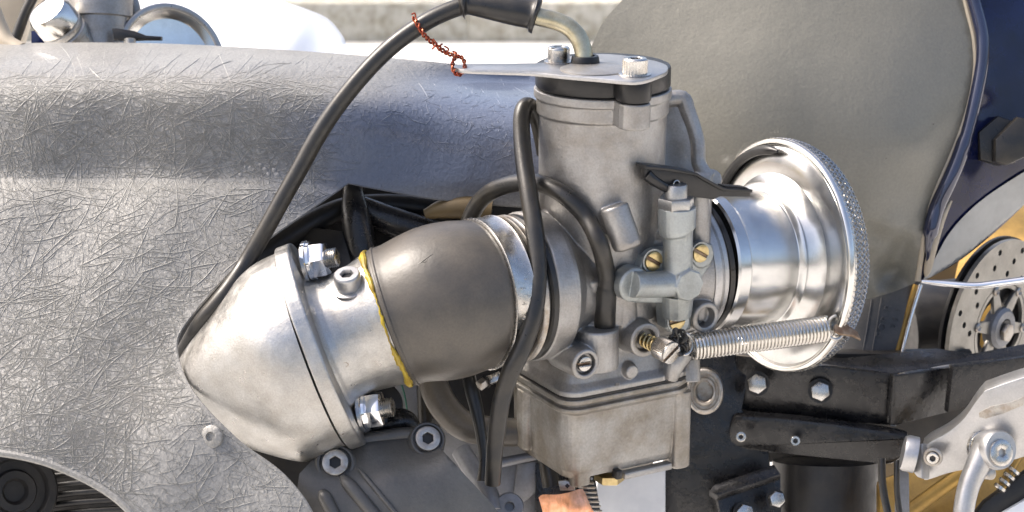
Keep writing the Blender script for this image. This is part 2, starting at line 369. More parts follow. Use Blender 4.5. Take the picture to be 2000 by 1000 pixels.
# ================================================================== FAIRING (grey fibreglass shell, left)
topcurve=curve2([(-60,86),(60,84),(200,83),(350,86),(520,95),(690,107),(860,122),(1075,146)],6)
lowopen=curve2([(1075,410),(1040,404),(960,399),(840,386),(760,372),(686,358)],5)+curve2([(680,357),(640,385),(590,420),(530,462),(460,520),(400,585),(360,635),(345,668),(350,712),(372,760),(410,808),(470,866),(525,905),(560,935),(600,985),(625,1040)],5)
botleft=curve2([(300,1060),(255,1000),(200,955),(120,915),(50,893),(-60,876)],5)
FAIR=topcurve+lowopen+botleft
PY=np.array([60,86,104,122,142,162,185,215,260,320,350,372,400,450,560,700,850,1000,1100],float)
PDP=np.array([600,400,270,155,80,40,16,5,0,-2,-10,-34,-56,-84,-135,-205,-280,-318,-330],float)
def pchip(x,X,Y):
    h=np.diff(X); d=np.diff(Y)/h; m=np.zeros(len(X)); m[0]=d[0]; m[-1]=d[-1]
    for k in range(1,len(X)-1):
        if d[k-1]*d[k]>0: w1=2*h[k]+h[k-1]; w2=h[k]+2*h[k-1]; m[k]=(w1+w2)/(w1/d[k-1]+w2/d[k])
    x=np.clip(x,X[0],X[-1]); q=np.clip(np.searchsorted(X,x,side='right')-1,0,len(X)-2); t=(x-X[q])/h[q]
    return (2*t**3-3*t**2+1)*Y[q]+(t**3-2*t*t+t)*h[q]*m[q]+(-2*t**3+3*t*t)*Y[q+1]+(t**3-t*t)*h[q]*m[q+1]
def sst(x,a,b): t=np.clip((x-a)/(b-a),0,1); return t*t*(3-2*t)
def fd(x,y):
    x=np.asarray(x,float); y=np.asarray(y,float)
    yo=60*sst(x,480,1120)*sst(y,95,170)+ 18*sst(x,480,1120)
    d=pchip(y-yo,PY,PDP); sh=185*sst(x,250,1150)*(1-.6*sst(y,380,560))-12*(1-sst(x,0,300))
    wob=4*np.sin(x/83+1)*np.sin(y/61)+3*np.sin(x/47+y/90)
    return d+sh+wob+22*sst(x,420,640)*sst(y,350,420)*(1-sst(y,600,760))
fair=thing('fairing','large grey fibreglass shell with strand-mat surface, cut away around the silver cone','fairing',V(300,950,-150))
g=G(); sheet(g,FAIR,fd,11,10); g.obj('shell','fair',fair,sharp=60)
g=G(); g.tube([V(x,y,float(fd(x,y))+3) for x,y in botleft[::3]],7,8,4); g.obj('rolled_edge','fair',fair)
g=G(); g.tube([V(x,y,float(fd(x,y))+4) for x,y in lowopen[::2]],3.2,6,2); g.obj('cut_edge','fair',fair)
# strands: real raised fibres lying on the surface
def strands():
    g=G(); cnt=0; fb=FAIR; tries=0
    while cnt<13000 and tries<76000:
        tries+=1
        x=random.uniform(-20,1050); y=random.uniform(120,1010)
        if not inpoly(x,y,fb): continue
        dens=1.0
        on=150+max(0,x-600)*.14
        if y<on: dens=.05 if y>on-22 else 0
        if 350<y<560: dens=.42
        if x>620: dens=.34
        if x>850: dens=.22
        if x>640 and y>on+110: dens=.07
        if x>330 and y>600: dens=.35
        if x>250 and y>820: dens=.22
        if random.random()>dens: continue
        L=random.choice((10,14,20,28,40,58,90))*random.uniform(.7,1.2)
        if x>620: L*=.5
        a=random.gauss(-.35,.75) if random.random()<.6 else random.uniform(-1.57,1.57)
        cv=random.gauss(0,.0045); wv=random.uniform(0,6.3); r=random.uniform(.42,.92)
        if L>70: r*=1.25
        n=max(3,int(L/9)); P=[]; px,py=x,y; ok=True
        for i in range(n):
            P.append((px,py)); a+=cv*L/n+math.sin(wv+i)*.02; px+=math.cos(a)*L/n; py-=math.sin(a)*L/n
            if not inpoly(px,py,fb): break
        if len(P)<3: continue
        dd=fd([p[0] for p in P],[p[1] for p in P]); m=len(P)
        vs=[]; fs=[]
        for i,(p,d) in enumerate(zip(P,dd)):
            q=P[min(i+1,m-1)]; o_=P[max(i-1,0)]; tx,ty=q[0]-o_[0],q[1]-o_[1]; ln=math.hypot(tx,ty)+1e-6; nx,ny=-ty/ln,tx/ln
            rr_=r*(.25 if i in (0,m-1) else 1)
            vs+=[V(p[0]+nx*rr_*1.2,p[1]+ny*rr_*1.2,d+.8),V(p[0],p[1],d-rr_*1.25),V(p[0]-nx*rr_*1.2,p[1]-ny*rr_*1.2,d+.8)]
        for i in range(m-1):
            for k in range(2): fs.append((3*i+k,3*i+k+1,3*i+k+4,3*i+k+3))
        g.add(vs,fs); cnt+=1
    # short pale wrinkle flakes on the glossier right end
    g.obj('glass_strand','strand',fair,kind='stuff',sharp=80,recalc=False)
strands()
nrm=VD(-.25,.12,-1)
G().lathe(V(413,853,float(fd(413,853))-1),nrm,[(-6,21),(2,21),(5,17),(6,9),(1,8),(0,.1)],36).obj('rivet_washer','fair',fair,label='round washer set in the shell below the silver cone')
# bonded scar on the upper band
g=G()
for k in range(9):
    x=470+k*9+random.uniform(-3,3); y=335+random.uniform(-14,12); g.lathe(V(x,y,float(fd(x,y))+3),VD(0,0,-1),[(-4,random.uniform(6,12)),(3,random.uniform(4,7)),(5,.1)],12)
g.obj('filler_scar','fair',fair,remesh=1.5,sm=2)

# ================================================================== RIGHT BODY PANEL (grey hump)
redge=[(1872,-40),(1886,20),(1899,75),(1902,130),(1893,190),(1876,250),(1852,310),(1828,365),(1814,405),(1804,455),(1797,500),(1790,549)]
PANEL=curve2([(1245,-40),(1215,0),(1180,40),(1160,80),(1143,120),(1130,200),(1120,400)],5)+[(1120,660)]+curve2([(1420,640),(1560,625),(1690,586),(1745,570),(1788,552)],5)+curve2(redge[::-1],5)
pc=[(1245,-60,330),(1180,40,340),(1140,150,370),(1120,400,400),(1120,660,430),(1500,100,235),(1350,250,270),(1600,250,225),(1450,420,290),(1650,400,270),(1750,150,250),(1800,300,270),
    (1872,-40,340),(1899,75,335),(1890,190,330),(1852,310,335),(1814,405,345),(1797,500,360),(1790,549,375),(1700,480,330),(1740,430,300),(1700,575,400),(1560,625,420),(1420,640,430),(1600,540,370),(1650,0,280),(1450,-20,280),(1780,60,285)]
pc=[(a,b,c+190) for a,b,c in pc]; pf0=tps([(a,b,c) for a,b,c in pc]+[(1750,470,530),(1740,530,600),(1770,520,600)])
def pf(x,y):
    x=np.asarray(x,float); y=np.asarray(y,float); q=np.clip((y-400)/60,0,1)*np.clip((x-1660)/50,0,1)*np.clip((1800-x)/30,0,1)
    return pf0(x,y)+q*(9*np.sin(x/13+y/21)+7*np.sin(y/11-x/29))
pan=thing('seat_panel','broad grey primed bodywork panel behind the bell mouth, its lower corner coming to a point','panel',V(1600,600,350))
g=G(); sheet(g,PANEL,pf,15,12); g.obj('panel_skin','panel',pan,sharp=60)
ed=curve2(redge,4)
g=G(); g.tube([V(x+2,y,float(pf(x,y))+4) for x,y in ed],7,8,1); g.obj('edge_bead','tan',pan)
# glossy navy return and tail
nav=thing('tail_cowl','glossy navy tail cowl wrapping the right edge of the grey panel','cowl',V(1900,450,420))
inner=[(x+6,y) for x,y in curve2(redge,5)]
NAV=inner+curve2([(1798,548),(1840,530),(1880,505),(1930,465),(1980,420),(2040,360)],5)+[(2060,340),(2060,-40)]
nf=tps([(x+6,y,float(pf(x,y))+6) for x,y in redge]+[(1930,0,548),(1930,130,548),(1915,210,548),(1890,300,548),(1870,380,556),(1850,450,566),(1980,0,562),(1980,130,564),(1965,230,566),(1935,320,566),(1905,395,572),(2060,0,600),(2060,130,600),(2050,250,606),(2000,330,600),(2050,370,690),(2000,395,680),(1940,450,650),(1885,500,620),(1842,526,600)])
g=G(); sheet(g,NAV,nf,9,14); g.obj('cowl_skin','navy',nav,sharp=60)
g=G(); q_=curve2(redge,4); n_=len(q_); g.tube([V(x+17+4*math.sin(i*.3),y,float(pf(x,y))-4) for i,(x,y) in enumerate(q_[:-2])],[15]*(n_//2)+[18]*(n_-n_//2-8)+[11,9,7,5,3,2],12,1); g.obj('edge_roll','roll',nav)
sil=curve2([(1803,547),(1826,505),(1850,462),(1880,425),(1925,385),(1990,342),(2060,300)],4)+curve2([(2060,350),(2010,392),(1940,452),(1885,500),(1842,528),(1806,548)],4)
g=G(); sheet(g,sil,lambda x,y:nf(x,y)-7,8,5); g.obj('grey_reflection','silver',nav,sharp=60)  # pale sheet standing in for the light grey reflection low on the cowl
g=G(); g.tube([V(x,y,float(nf(x,y))-12) for x,y in ((1858,392),(1838,430),(1822,480),(1812,525),(1808,540))],[3,9,11,9,3],12,4); g.obj('tan_reflection','tan',nav)  # tan strip modelled in place of a beige reflection along the edge
tag(G().ipoly([(1912,258),(1950,226),(1990,240),(1985,318),(1955,323),(1915,312)],535,50,5).obj('rubber_stop','rubber'),'smaller black rubber block nearest the grey panel edge','rubber block','rubber blocks on the navy cowl')
tag(G().ipoly([(1944,272),(1988,228),(2035,236),(2035,292),(1970,322),(1944,316)],500,34,6).obj('rubber_stop','rubber'),'larger black rubber block, cut off by the right edge of the photo','rubber block','rubber blocks on the navy cowl')
tag(G().tube([V(1800,549,562),V(1840,553,555),V(1900,558,540),V(1950,553,530),V(2060,538,510)],[4,7,8,8,8],10).obj('chrome_stay','chrome'),'thin curved chrome rod crossing in front of the drilled disc','rod')
# ================================================================== TYRE, WHEEL, DISC behind
ty=thing('rear_tyre','grey slick tyre with faint raised lettering behind the mesh dome','tyre',V(1700,720,520))
tyf=tps([(1560,560,800),(1560,740,800),(1650,560,680),(1620,740,680),(1720,560,635),(1690,740,635),(1790,560,650),(1760,740,650)])
g=G(); sheet(g,[(1560,540),(1800,540),(1792,575),(1776,630),(1758,690),(1744,745),(1540,745)],tyf,14,40); g.obj('tread','tyre',ty,sharp=60)
for (a,b,c,d_) in ((1703,585,1676,735),(1722,582,1694,735)):
    g=G(); g.tube([V(a,b,float(tyf(a,b))),V((a+c)/2+1,(b+d_)/2,float(tyf((a+c)/2,(b+d_)/2))),V(c,d_,float(tyf(c,d_)))],2.0,6,4); g.obj('moulding_line','tyre',ty)
def text(txt, C, X, Y, size, ext, m, parent, name='lettering'):
    cu=bpy.data.curves.new(name,'FONT'); cu.body=txt; cu.size=size*S; cu.extrude=ext*S; cu.align_x='CENTER'; cu.align_y='CENTER'; cu.space_character=1.25; cu.resolution_u=3
    t=bpy.data.objects.new('tmp',cu); sc.collection.objects.link(t); dg=bpy.context.evaluated_depsgraph_get()
    me=bpy.data.meshes.new_from_object(t.evaluated_get(dg)); bpy.data.objects.remove(t)
    X=Vector(X).normalized(); Y=Vector(Y).normalized(); N=X.cross(Y); g=G()
    g.add([C+X*(v.co.x/S)+Y*(v.co.y/S)+N*(v.co.z/S) for v in me.vertices],[tuple(p.vertices) for p in me.polygons])
    return g.obj(name,m,parent,sharp=30)
dirT=VD(.30,.95,0); text('FOR R',V(1727,627,float(tyf(1727,627))-1),dirT,VD(-.95,.30,-.1),24,2.2,'tyre',ty)
text('U S  1',V(1750,622,float(tyf(1750,622))-1),dirT,VD(-.95,.30,-.1),16,2,'tyre',ty)
tag(G().tube([V(1799,556,632),V(1778,625,630),V(1756,718,630)],[5.5,5,5],10).obj('bright_rod','chrome'),'straight bright steel rod running down the right side of the grey tyre','rod')
tag(G().tube([V(1789,556,642),V(1768,625,642),V(1744,718,642)],[7,7,7],10).obj('bronze_strip','gold'),'narrow bronze strip between the grey tyre and the bright rod','strip')
wh=thing('gold_wheel','gold wheel with broad spokes behind the drilled brake disc','wheel',V(1900,900,800))
WC=V(1975,640,1400); wax=(A*.55+B*.84).normalized()
for a0 in (100,128,150,40,70,205,235,262):
    a=R_(a0); x,y=ortho(wax); dd=x*math.sin(a)+y*math.cos(a)*-1
    x2=wax.cross(dd); g=G(); g.prism([(20,-26),(300,-40),(330,-60),(330,60),(300,40),(20,26)],WC,dd,x2,-20,20,6); g.obj('spoke','gold',wh)
g=G(); g.lathe(WC,wax,[(-90,330),(-60,318),(-40,300),(40,300),(60,318),(90,330),(90,352),(-90,352)],72,loop=True); g.obj('rim','gold',wh)
g=G(); g.lathe(WC,wax,[(-60,60),(60,60),(60,20),(-60,20)],32,loop=True); g.obj('hub','gold',wh)
tag(G().ipoly([(1690,500),(1800,470),(2080,430),(2080,1080),(1690,1080)],1900,60,10,face=VD(0,-.28,-1)).obj('brown_backing','backing'),'dark brown guard added to fill the space behind the gold wheel','backing')  # added dark backing that hides the bright ground behind the wheel
# disc
dk=thing('brake_disc','grey drilled brake disc with a slotted carrier in front of the gold wheel','brake disc',V(1953,640,740)); dk.scale=(1.22,1.22,1.22)
DC=V(1953,640,740); dax=(A*.18+B).normalized(); dax=(B*.968+A*.25).normalized(); dx,dy=ortho(dax)
def disc_with_holes(parent):
    ro,ri=172,88; holes=[]
    for k in range(12):
        for j,(rad,off) in enumerate(((154,0),(130,.5),(106,1.0))):
            a=2*math.pi*(k+off*.55)/12+.12; holes.append((rad*math.cos(a),rad*math.sin(a)))
    g=G(); n=84; pts=[]; edges=[]
    def ringp(r,n_,cx=0,cy=0):
        i0=len(pts); pts.extend([(cx+r*math.cos(2*math.pi*k/n_),cy+r*math.sin(2*math.pi*k/n_)) for k in range(n_)]); edges.extend([(i0+k,i0+(k+1)%n_) for k in range(n_)])
    ringp(ro,n); ringp(ri,n)
    for h in holes: ringp(6.2,10,*h)
    res=delaunay_2d_cdt([Vector(p) for p in pts],edges,[],0,1e-4); vo,fo=res[0],res[2]; tri=[]
    for f in fo:
        cx=sum(vo[i].x for i in f)/3; cy=sum(vo[i].y for i in f)/3; r=math.hypot(cx,cy)
        if r>ro or r<ri*.998 or any((cx-h[0])**2+(cy-h[1])**2<5.9**2 for h in holes): continue
        tri.append(f)
    n_=len(vo); T=9; vs=[DC+dx*p.x+dy*p.y for p in vo]+[DC+dx*p.x+dy*p.y-dax*T for p in vo]; fs=[tuple(f) for f in tri]+[tuple(i+n_ for i in f[::-1]) for f in tri]
    ec={(f[i],f[(i+1)%3]) for f in tri for i in range(3)}
    fs+=[(b,a,a+n_,b+n_) for a,b in ec if (b,a) not in ec]
    g.add(vs,fs); return g.obj('drilled_ring','disc',parent,sharp=30)
disc_with_holes(dk)
g=G(); g.lathe(DC-dax*4,dax,[(-4,86),(4,86),(4,78),(-4,78)],60,loop=True); g.obj('carrier_ring','disc',dk)
for k in range(6):
    a=2*math.pi*k/6+.3; dd=dx*math.cos(a)+dy*math.sin(a); ss=dax.cross(dd)
    G().prism([(26,-15),(80,-9),(80,9),(26,15)],DC,dd,ss,-8,1,2).obj('carrier_arm','disc',dk)
    G().lathe(DC+dd*82,dax,[(-9,9),(3,9),(5,6),(2,4),(2,.1)],20).obj('disc_button','dull',dk)
G().lathe(DC,dax,[(-14,40),(6,40),(12,34),(12,20),(2,18),(0,.1)],36).obj('carrier_hub','greymetal',dk)
hex_bolt(dk,DC+dax*8+dx*-6,dax,19,10,'dull','axle_nut')
# second dark disc edge just behind
tag(G().lathe(DC-dax*24,dax,[(-4,214),(4,214),(4,60),(-4,60)],72,loop=True).obj('dark_disc','dark'),'dark disc rim showing behind the left edge of the drilled disc','disc')
tag(G().lathe(V(1760,640,960),VD(.95,.1,.2),[(0,100),(10,105),(160,105),(170,60)],36).obj('drive_drum','dark'),'dark brown drum lying between the bright rod and the drilled disc','drum')
# ================================================================== VELOCITY STACK (bell mouth)
SC=V(1355,514,104); 
A2=(A-U*.065).normalized()
vs_=thing('bell_mouth','polished aluminium bell mouth with a beaded tube and wide flared rim, right of the carburettor','bell mouth',SC-U*140)
G().lathe(SC,A2,[(q[0],q[1]*(1.045 if q[1]<160 else 1.045-.03*(q[1]-160)/66)) for q in [(8,100),(8,134),(12,138),(36,138.5),(39,135.5),(44,134.5),(70,134),(156,134),(158,136),(160,142),(165,146.5),(170,142),(172,136),(176,134),(180,138),(188,145),(196,156),(203,171),(209,189),(213,206),(215,220),(215,226),(211,226),(207,218),(200,185),(200,155),(180,130),(18,124),(18,100)]],128).obj('bell','satin',vs_,sharp=30)
G().lathe(SC+A2*213,A2,[(9*math.sin(a)-2,234+8*math.cos(a)) for a in np.linspace(0,2*math.pi,14,endpoint=False)],128,loop=True).obj('rolled_rim','pol',vs_)
G().tube([SC+A2*206+(U*math.cos(R_(a))-B*math.sin(R_(a)))*219 for a in range(2,86,7)],[3]+[10]*9+[6,3],10,3).obj('rim_reflection_arc','blackplastic',vs_)  # black arc shaped to stand in for a dark reflection at the rim
# split clamp ring of the mesh
ms=thing('mesh_filter','domed woven wire mesh stretched over the mouth of the bell','mesh filter',SC+A*240-U*235)
G().lathe(SC+A2*215,A2,[(-6,239),(0,242),(4,241),(5,238),(3,236),(-6,237)],128,loop=True).obj('mesh_band','steel',ms)
def dome():
    x,y=ortho(A2); base=SC+A2*217; RC=214.0; H=34.0; RR=(RC*RC+H*H)/(2*H)
    def pt(u,v,off):
        rho=math.hypot(u,v); return base+x*u+y*v+A2*(math.sqrt(RR*RR-rho*rho)-(RR-H)+51+off)
    g=G(); p=8.8; n=int(RC/p)
    for fam in (0,1):
        for i in range(-n,n+1):
            c=i*p; half=math.sqrt(max(1,RC*RC-c*c)); m=int(2*half/(p/2))
            if m<4: continue
            P=[]
            for k in range(m+1):
                t=-half+2*half*k/m; ph=math.pi*t/p+math.pi*i+(math.pi/2 if fam else -math.pi/2)
                uu,vv=(c,t) if fam else (t,c); ca,sa=math.cos(R_(38)),math.sin(R_(38)); P.append(pt(uu*ca-vv*sa,uu*sa+vv*ca,1.4*math.sin(ph)))
            g.tube(P,1.3,4,1)
    g.obj('woven_wire','steel',ms,kind='stuff',sharp=80)
    g=G(); N=132; prf=[(-4,240.5),(3,240.5),(10,240),(17,239),(24,237),(31,234.5),(38,231),(44,226.5),(49,220),(53,212)]
    for k in range(N):
        a0=2*math.pi*k/N
        for s_ in (1,-1):
            P=[]
            for j,(t,r) in enumerate(prf):
                for h in (0,.5):
                    jj=min(j+h,len(prf)-1); i0=int(jj); f=jj-i0; i1=min(i0+1,len(prf)-1)
                    tt=prf[i0][0]*(1-f)+prf[i1][0]*f; r2=prf[i0][1]*(1-f)+prf[i1][1]*f+1.3*math.sin(math.pi*jj+ (0 if s_>0 else math.pi))
                    a=a0+s_*jj*.0238*1.0; P.append(base+x*(r2*math.cos(a))+y*(r2*math.sin(a))+A2*tt)
            g.tube(P,1.3,4,1)
    g.obj('mesh_skirt','steel',ms,kind='stuff',sharp=80)
dome()
G().lathe(SC+A*-8,A,[(0,60),(0,138),(4,141),(9,141),(12,137),(12,60)],96).obj('rubber_ring','rubber',vs_)
G().lathe(SC+A*-42,A,[(0,60),(0,136),(4,139),(14,139),(16,134),(19,134),(21,138),(30,138),(33,134),(33,60)],96).obj('spigot_ring','mach',vs_)

# ================================================================== INTAKE: boot, clamps
SL=V(1049,556,-64)          # carb spigot disc centre
boot=thing('intake_boot','bulging dusty rubber intake sleeve with yellow sealant along its left edge','intake sleeve',V(880,740,-120))
def sweep(pts, n=96, wall=None):
    # pts: list of (centre, axis, r)
    rs=[]
    for c,a,r in pts:
        x,y=ortho(a); rs.append([c+x*(r*math.cos(2*math.pi*k/n))+y*(r*math.sin(2*math.pi*k/n)) for k in range(n)])
    return rs
LD=VD(.94,.34,.0)
BC=V(760,622,-138)
def bez(t):
    P0=BC; P3=SL-A*128; a=190; P1=P0+LD*65; P2=P3-A*60
    return P0*(1-t)**3+P1*(3*t*(1-t)**2)+P2*(3*t*t*(1-t))+P3*t**3
def bezd(t): return (bez(min(1,t+.01))-bez(max(0,t-.01))).normalized()
prof=[(0,124),(0,131),(.02,134),(.05,135.5),(.055,137.2),(.075,137.2),(.08,135.6),(.10,135.5),(.16,136),(.3,141.5),(.45,146.5),(.6,148.5),(.75,147.5),(.86,145),(.93,143),(.97,142),(1,138),(1.0,120)]
G().rings(sweep([(bez(t),bezd(t) if 0<t<1 else (LD if t==0 else A),r) for t,r in smooth_chain(prof[1:-1],3)])).obj('sleeve','boot',boot)
# scuffs on the sleeve
for pts in (((808,522),(822,513),(834,504),(846,496)),((818,514),(830,512),(836,506)),((770,560),(776,552),(790,548))):
    Q=[RP(a,b,V(a,b,-262),-FWD) for a,b in pts]; c0=bez(.45); 
    Q=[bez(.2+.6*(a-760)/170)+(RP(a,b,bez(.2+.6*(a-760)/170),-FWD)-bez(.2+.6*(a-760)/170)) for a,b in pts]
    out=[]
    for q,(a,b) in zip(Q,pts):
        t=min(range(40),key=lambda k:(bez(k/40)-q).length)/40; c=bez(t); rr_=float(np.interp(t,[p[0] for p in prof],[p[1] for p in prof]))
        ax_=bezd(max(.02,min(.98,t))); qq=q
        for _ in range(30):
            ray=(CAM-qq).normalized(); off=(qq-c)-ax_*(qq-c).dot(ax_)
            e=rr_-off.length
            if e<.3: break
            qq=qq+ray*max(.5,e*.8)
        out.append(qq)
    G().tube(out,[.5]+[1.5]*(len(out)-2)+[.5],6,3).obj('scuff','rubber',boot)
# yellow sealant bead, irregular
x,y=ortho(LD); P=[];rads=[]
for k in range(150):
    a=2*math.pi*k/150; j=random.uniform(-1,1); P.append(BC-LD*(3+1.6*math.sin(a*5)+j)+ (x*math.cos(a)+y*math.sin(a))*(133+.6*j)); rads.append(max(1.2,3.8+2.2*math.sin(a*3+1)+1.6*math.sin(a*11)+random.uniform(-.9,.9)))
G().tube(P+[P[0]],rads+[rads[0]],8,1).obj('sealant_bead','yellow',boot)
def clamp(name,label,C,axd,r,wd,m,par=None,groove=False):
    t=thing(name,label,'hose clamp',C-U*r)
    G().lathe(C,axd,[(-wd/2,r-4),(-wd/2,r),(-wd/2+2,r+3.5),(-wd/2+5,r+1.5),(wd/2-5,r+1.5),(wd/2-2,r+3.5),(wd/2,r),(wd/2,r-4)],96,loop=True).obj('band',m,t)
    return t
cl1=clamp('hose_clamp','bright steel band clamp round the right end of the sleeve, stamped with small marks',SL-A*105,A,142,46,'steel')
cl2=clamp('hose_clamp','narrow dull clamp band close to the carburettor spigot, behind the vent hose',SL-A*62,A,139,16,'dull')
for k,yy in enumerate((498,513,527,541,556,566)):
    th=math.asin(max(-1,min(1,(558-yy)/143.0))); pos=SL-A*105+(B*math.cos(th)+U*math.sin(th))*144.3
    nn=(B*math.cos(th)+U*math.sin(th)); tx=A; 
    text('95B47A'[k], pos-A*(4 if k%2 else -6), nn.cross(A)*-1 if False else (U*math.cos(th)-B*math.sin(th))*-1, A, 13, 1.0,'steel',cl1,'stamped_mark')
G().box(V(962,740,-55),VD(.9,.35,.1),VD(-.3,.9,.2),16,9,9,2).obj('clamp_housing','steel',cl1)
hex_bolt(cl1,V(950,744,-72),VD(-.75,-.5,-.5),11,16,'dull','clamp_screw')
G().lathe(SL-A*36,A,[(-50,120),(-50,134),(-12,134),(-12,136),(-8,141),(2,141),(4,136),(4,120)],96,loop=True).obj('sleeve_lip','rubber',boot)

# ================================================================== STUB + flange + cone
FC=V(643,670,-140)   # flange centre (right face)
stub=thing('inlet_flange','brushed aluminium inlet flange with a short tube, held by two nuts','flange',V(700,860,-140))
FY=VD(-.34,.94,0.0)
# flange axis: slightly more upright than boot axis
FA=VD(.935,.355,0); FYv=VD(-.355,.935,0); FZ=FA.cross(FYv)
fl=[];
for k in range(72):
    a=2*math.pi*k/72; c,s=math.cos(a),math.sin(a); fl.append((math.copysign(abs(c)**.9,c)*202,math.copysign(abs(s)**.9,s)*192))
g=G(); g.prism(fl,FC,FYv,-FZ if False else FA.cross(FYv),-30,0,3)
# tube with fillet, inside the same remeshed casting
tl=(BC-FC)
dr=tl.normalized(); Lt=tl.length
g.lathe(FC-dr*10,dr,[(0,135),(10,132),(18,124),(30,119),(50,117.5),(Lt*.6,119),(Lt*.85,124),(Lt-4+10,131),(Lt+8,131.5),(Lt+12,128)],80)
# boss under the cap screw
scb=RP(682,562,FC+dr*45+VD(0,.62,-.78)*119,VD(0,.62,-.78)); scd=VD(-.10,.80,-.60)
g.lathe(scb-scd*26,scd,[(0,27),(24,25),(26,23)],32)
g.obj('flange_casting','alu',stub,remesh=2.0,sm=5)
for (a,b,r_,mm,nm) in ((695,617,6,'rust','rust_spot'),(674,712,7,'dull','stamped_ring')):
    q=RP(a,b,FC+dr*45,-FWD); c=FC+dr*((q-FC).dot(dr))
    for _ in range(40):
        off=(q-c)-dr*(q-c).dot(dr); e=118.3-off.length
        if e<.2: break
        q=q+(CAM-q).normalized()*max(.4,e*.7)
    G().lathe(q,off.normalized(),[(-2,r_),(.7,r_*.9),(.8,.1)] if mm=='rust' else [(-2,r_),(.9,r_),(.9,r_-2),(-1,r_-2)],12,sx=.7).obj(nm,mm,stub)
socket_screw(stub,scb+scd*3,scd,25,30,washer=5,m='mach',knurl=False,sock=.5)
def nutset(C,axd,t):
    axd=Vector(axd).normalized(); 
    G().lathe(C,axd,[(-2,38),(0,40),(7,40),(9,37),(9,14)],48).obj('washer','chrome',t)
    n_=G(); n_.prism(hexa(35,18),C+axd*9,*ortho(axd),0,34,5); n_.lathe(C+axd*9,axd,[(0,38),(5,37),(7,30)],40); n_.obj('flanged_nut','chrome',t)
    g=G(); P=[]; pr=[(30,14)]
    for k in range(11): pr+=[(40+k*4,18.5),(42+k*4,15.5)]
    pr+=[(82,13)]
    g.lathe(C,axd,pr[:13]+[(62,13)],28); g.obj('threaded_stud','steel',t)
nutset(V(598,512,-150),VD(.97,.16,-.18),stub); nutset(V(706,804,-150),VD(.97,.16,-.18),stub)
cone=thing('silver_cone','brushed aluminium cone with a blunt nose pointing left, bolted against the flange','cone',V(540,900,-140))
g=G(); BCn=FC-FA*32.5
cprof=[(0,196),(1,201),(4,202.5),(50,199),(90,186),(125,165),(160,144),(191,124),(222,103),(250,83),(268,65),(280,47),(287,29),(291,12),(292,0)]
cprof=[(q[0]*.925,q[1]*(.955-.02*min(1,q[0]/150))) for q in smooth_chain(cprof,3)]
g.lathe(BCn,-VD(.94,.34,0),cprof,96)
pn=VD(-.34,.94,0)
for i,v in enumerate(g.v):
    v=Vector(v); q=v-BCn; h=q.dot(pn); t=-q.dot(VD(.94,.34,0))
    if h<0: v=v+pn*(h*.15*(lambda u:u*u*(3-2*u))(min(1,max(0,t/130))))
    g.v[i]=tuple(v)
g.obj('cone_shell','pol2' if 'pol2' in M else 'alu',cone,sharp=50)

# ================================================================== CARBURETTOR
carb=thing('carburettor','large grey cast carburettor with an upright barrel, black cap and square float bowl','carburettor',FP(1230,930,0))
g=G()
zt=zc(195,130); z1=zc(246,130)
def ringlobes(r, zlo, zhi, lob=31, bev=3, g=None):
    # outline: circle with the two screw lobes blended in
    c1=RP(1240,150,Vector((0,0,zcap)),U)-O; c2=RP(1090,120,Vector((0,0,zcap)),U)-O
    pts=[]
    for k in range(180):
        a=2*math.pi*k/180; d=Vector((math.cos(a),math.sin(a),0)); rad=r
        for c in (c1,c2):
            cc=Vector((c.x,c.y,0)); b=d.dot(cc); q=b*b-(cc.length_squared-lob*lob)
            if q>0: rad=max(rad,b+math.sqrt(q))
        pts.append((d.x*rad,d.y*rad))
    g.prism(pts,Vector((O.x,O.y,0)),RIGHT,Vector((0,1,0)),zlo,zhi,bev)
zcap=zc(146,130)
ztop=zc(134,0)
ringlobes(127,z1,zt,g=g,lob=30)
g.lathe(Vector((O.x,O.y,0)),U,[(zt-18,100),(zt-18,131.5),(zt-1,131.5),(zt-1,100)],80)
g.lathe(Vector((O.x,O.y,0)),U,[(z1-40,120),(z1,123),(z1+10,126)],80)
g.lathe(Vector((O.x,O.y,0)),U,[(zc(640,120),118),(z1+10,123)],80)
# venturi passage along A
VC=SL+ (SC-SL)*.5; VA=(SC-SL).normalized(); Lv=(SC-SL).length
g.lathe(SL,VA,[(-36,132),(-32,141),(-29,144),(6,144.5),(10,143.5),(14,143),(26,128),(44,112),(70,104),(100,104),(Lv-90,108),(Lv-60,125),(Lv-40,134),(Lv-14,138),(Lv-10,138),(Lv-4,132),(Lv,128)],96)
# top-left lug of disc
g.lathe(V(1070,432,-70),A,[(-8,22),(16,22)],24)
# diagonal rib on the throat, horizontal rib
g.tube([V(1075,450,-110),V(1115,475,-100),V(1150,500,-70)],12,12,4)
g.box(V(1140,556,-112),A,U,48,13,24,5)
# lower deck blending into the bowl flange
Bc=O.copy(); Bc=Vector((O.x,O.y,0))
def rrw(hx,hy,r,z,dx_=0,dy_=0,n=7):
    if dx_==0 and dy_==0: hy+=8; dy_=-8
    return [Bc+A*(p[0]+dx_)+B*(p[1]+dy_)+U*z for p in rr(hx,hy,r,n)]
zF=lambda y:FP(1230,y,117).z
g.rings([rrw(146,119,38,zF(758)),rrw(146,119,38,zF(748)),rrw(143,116,38,zF(744)),rrw(136,108,34,zF(735)),rrw(120,98,30,zF(700)),rrw(108,88,26,zF(660)),rrw(95,80,26,zF(610)),rrw(80,60,26,zF(560))])
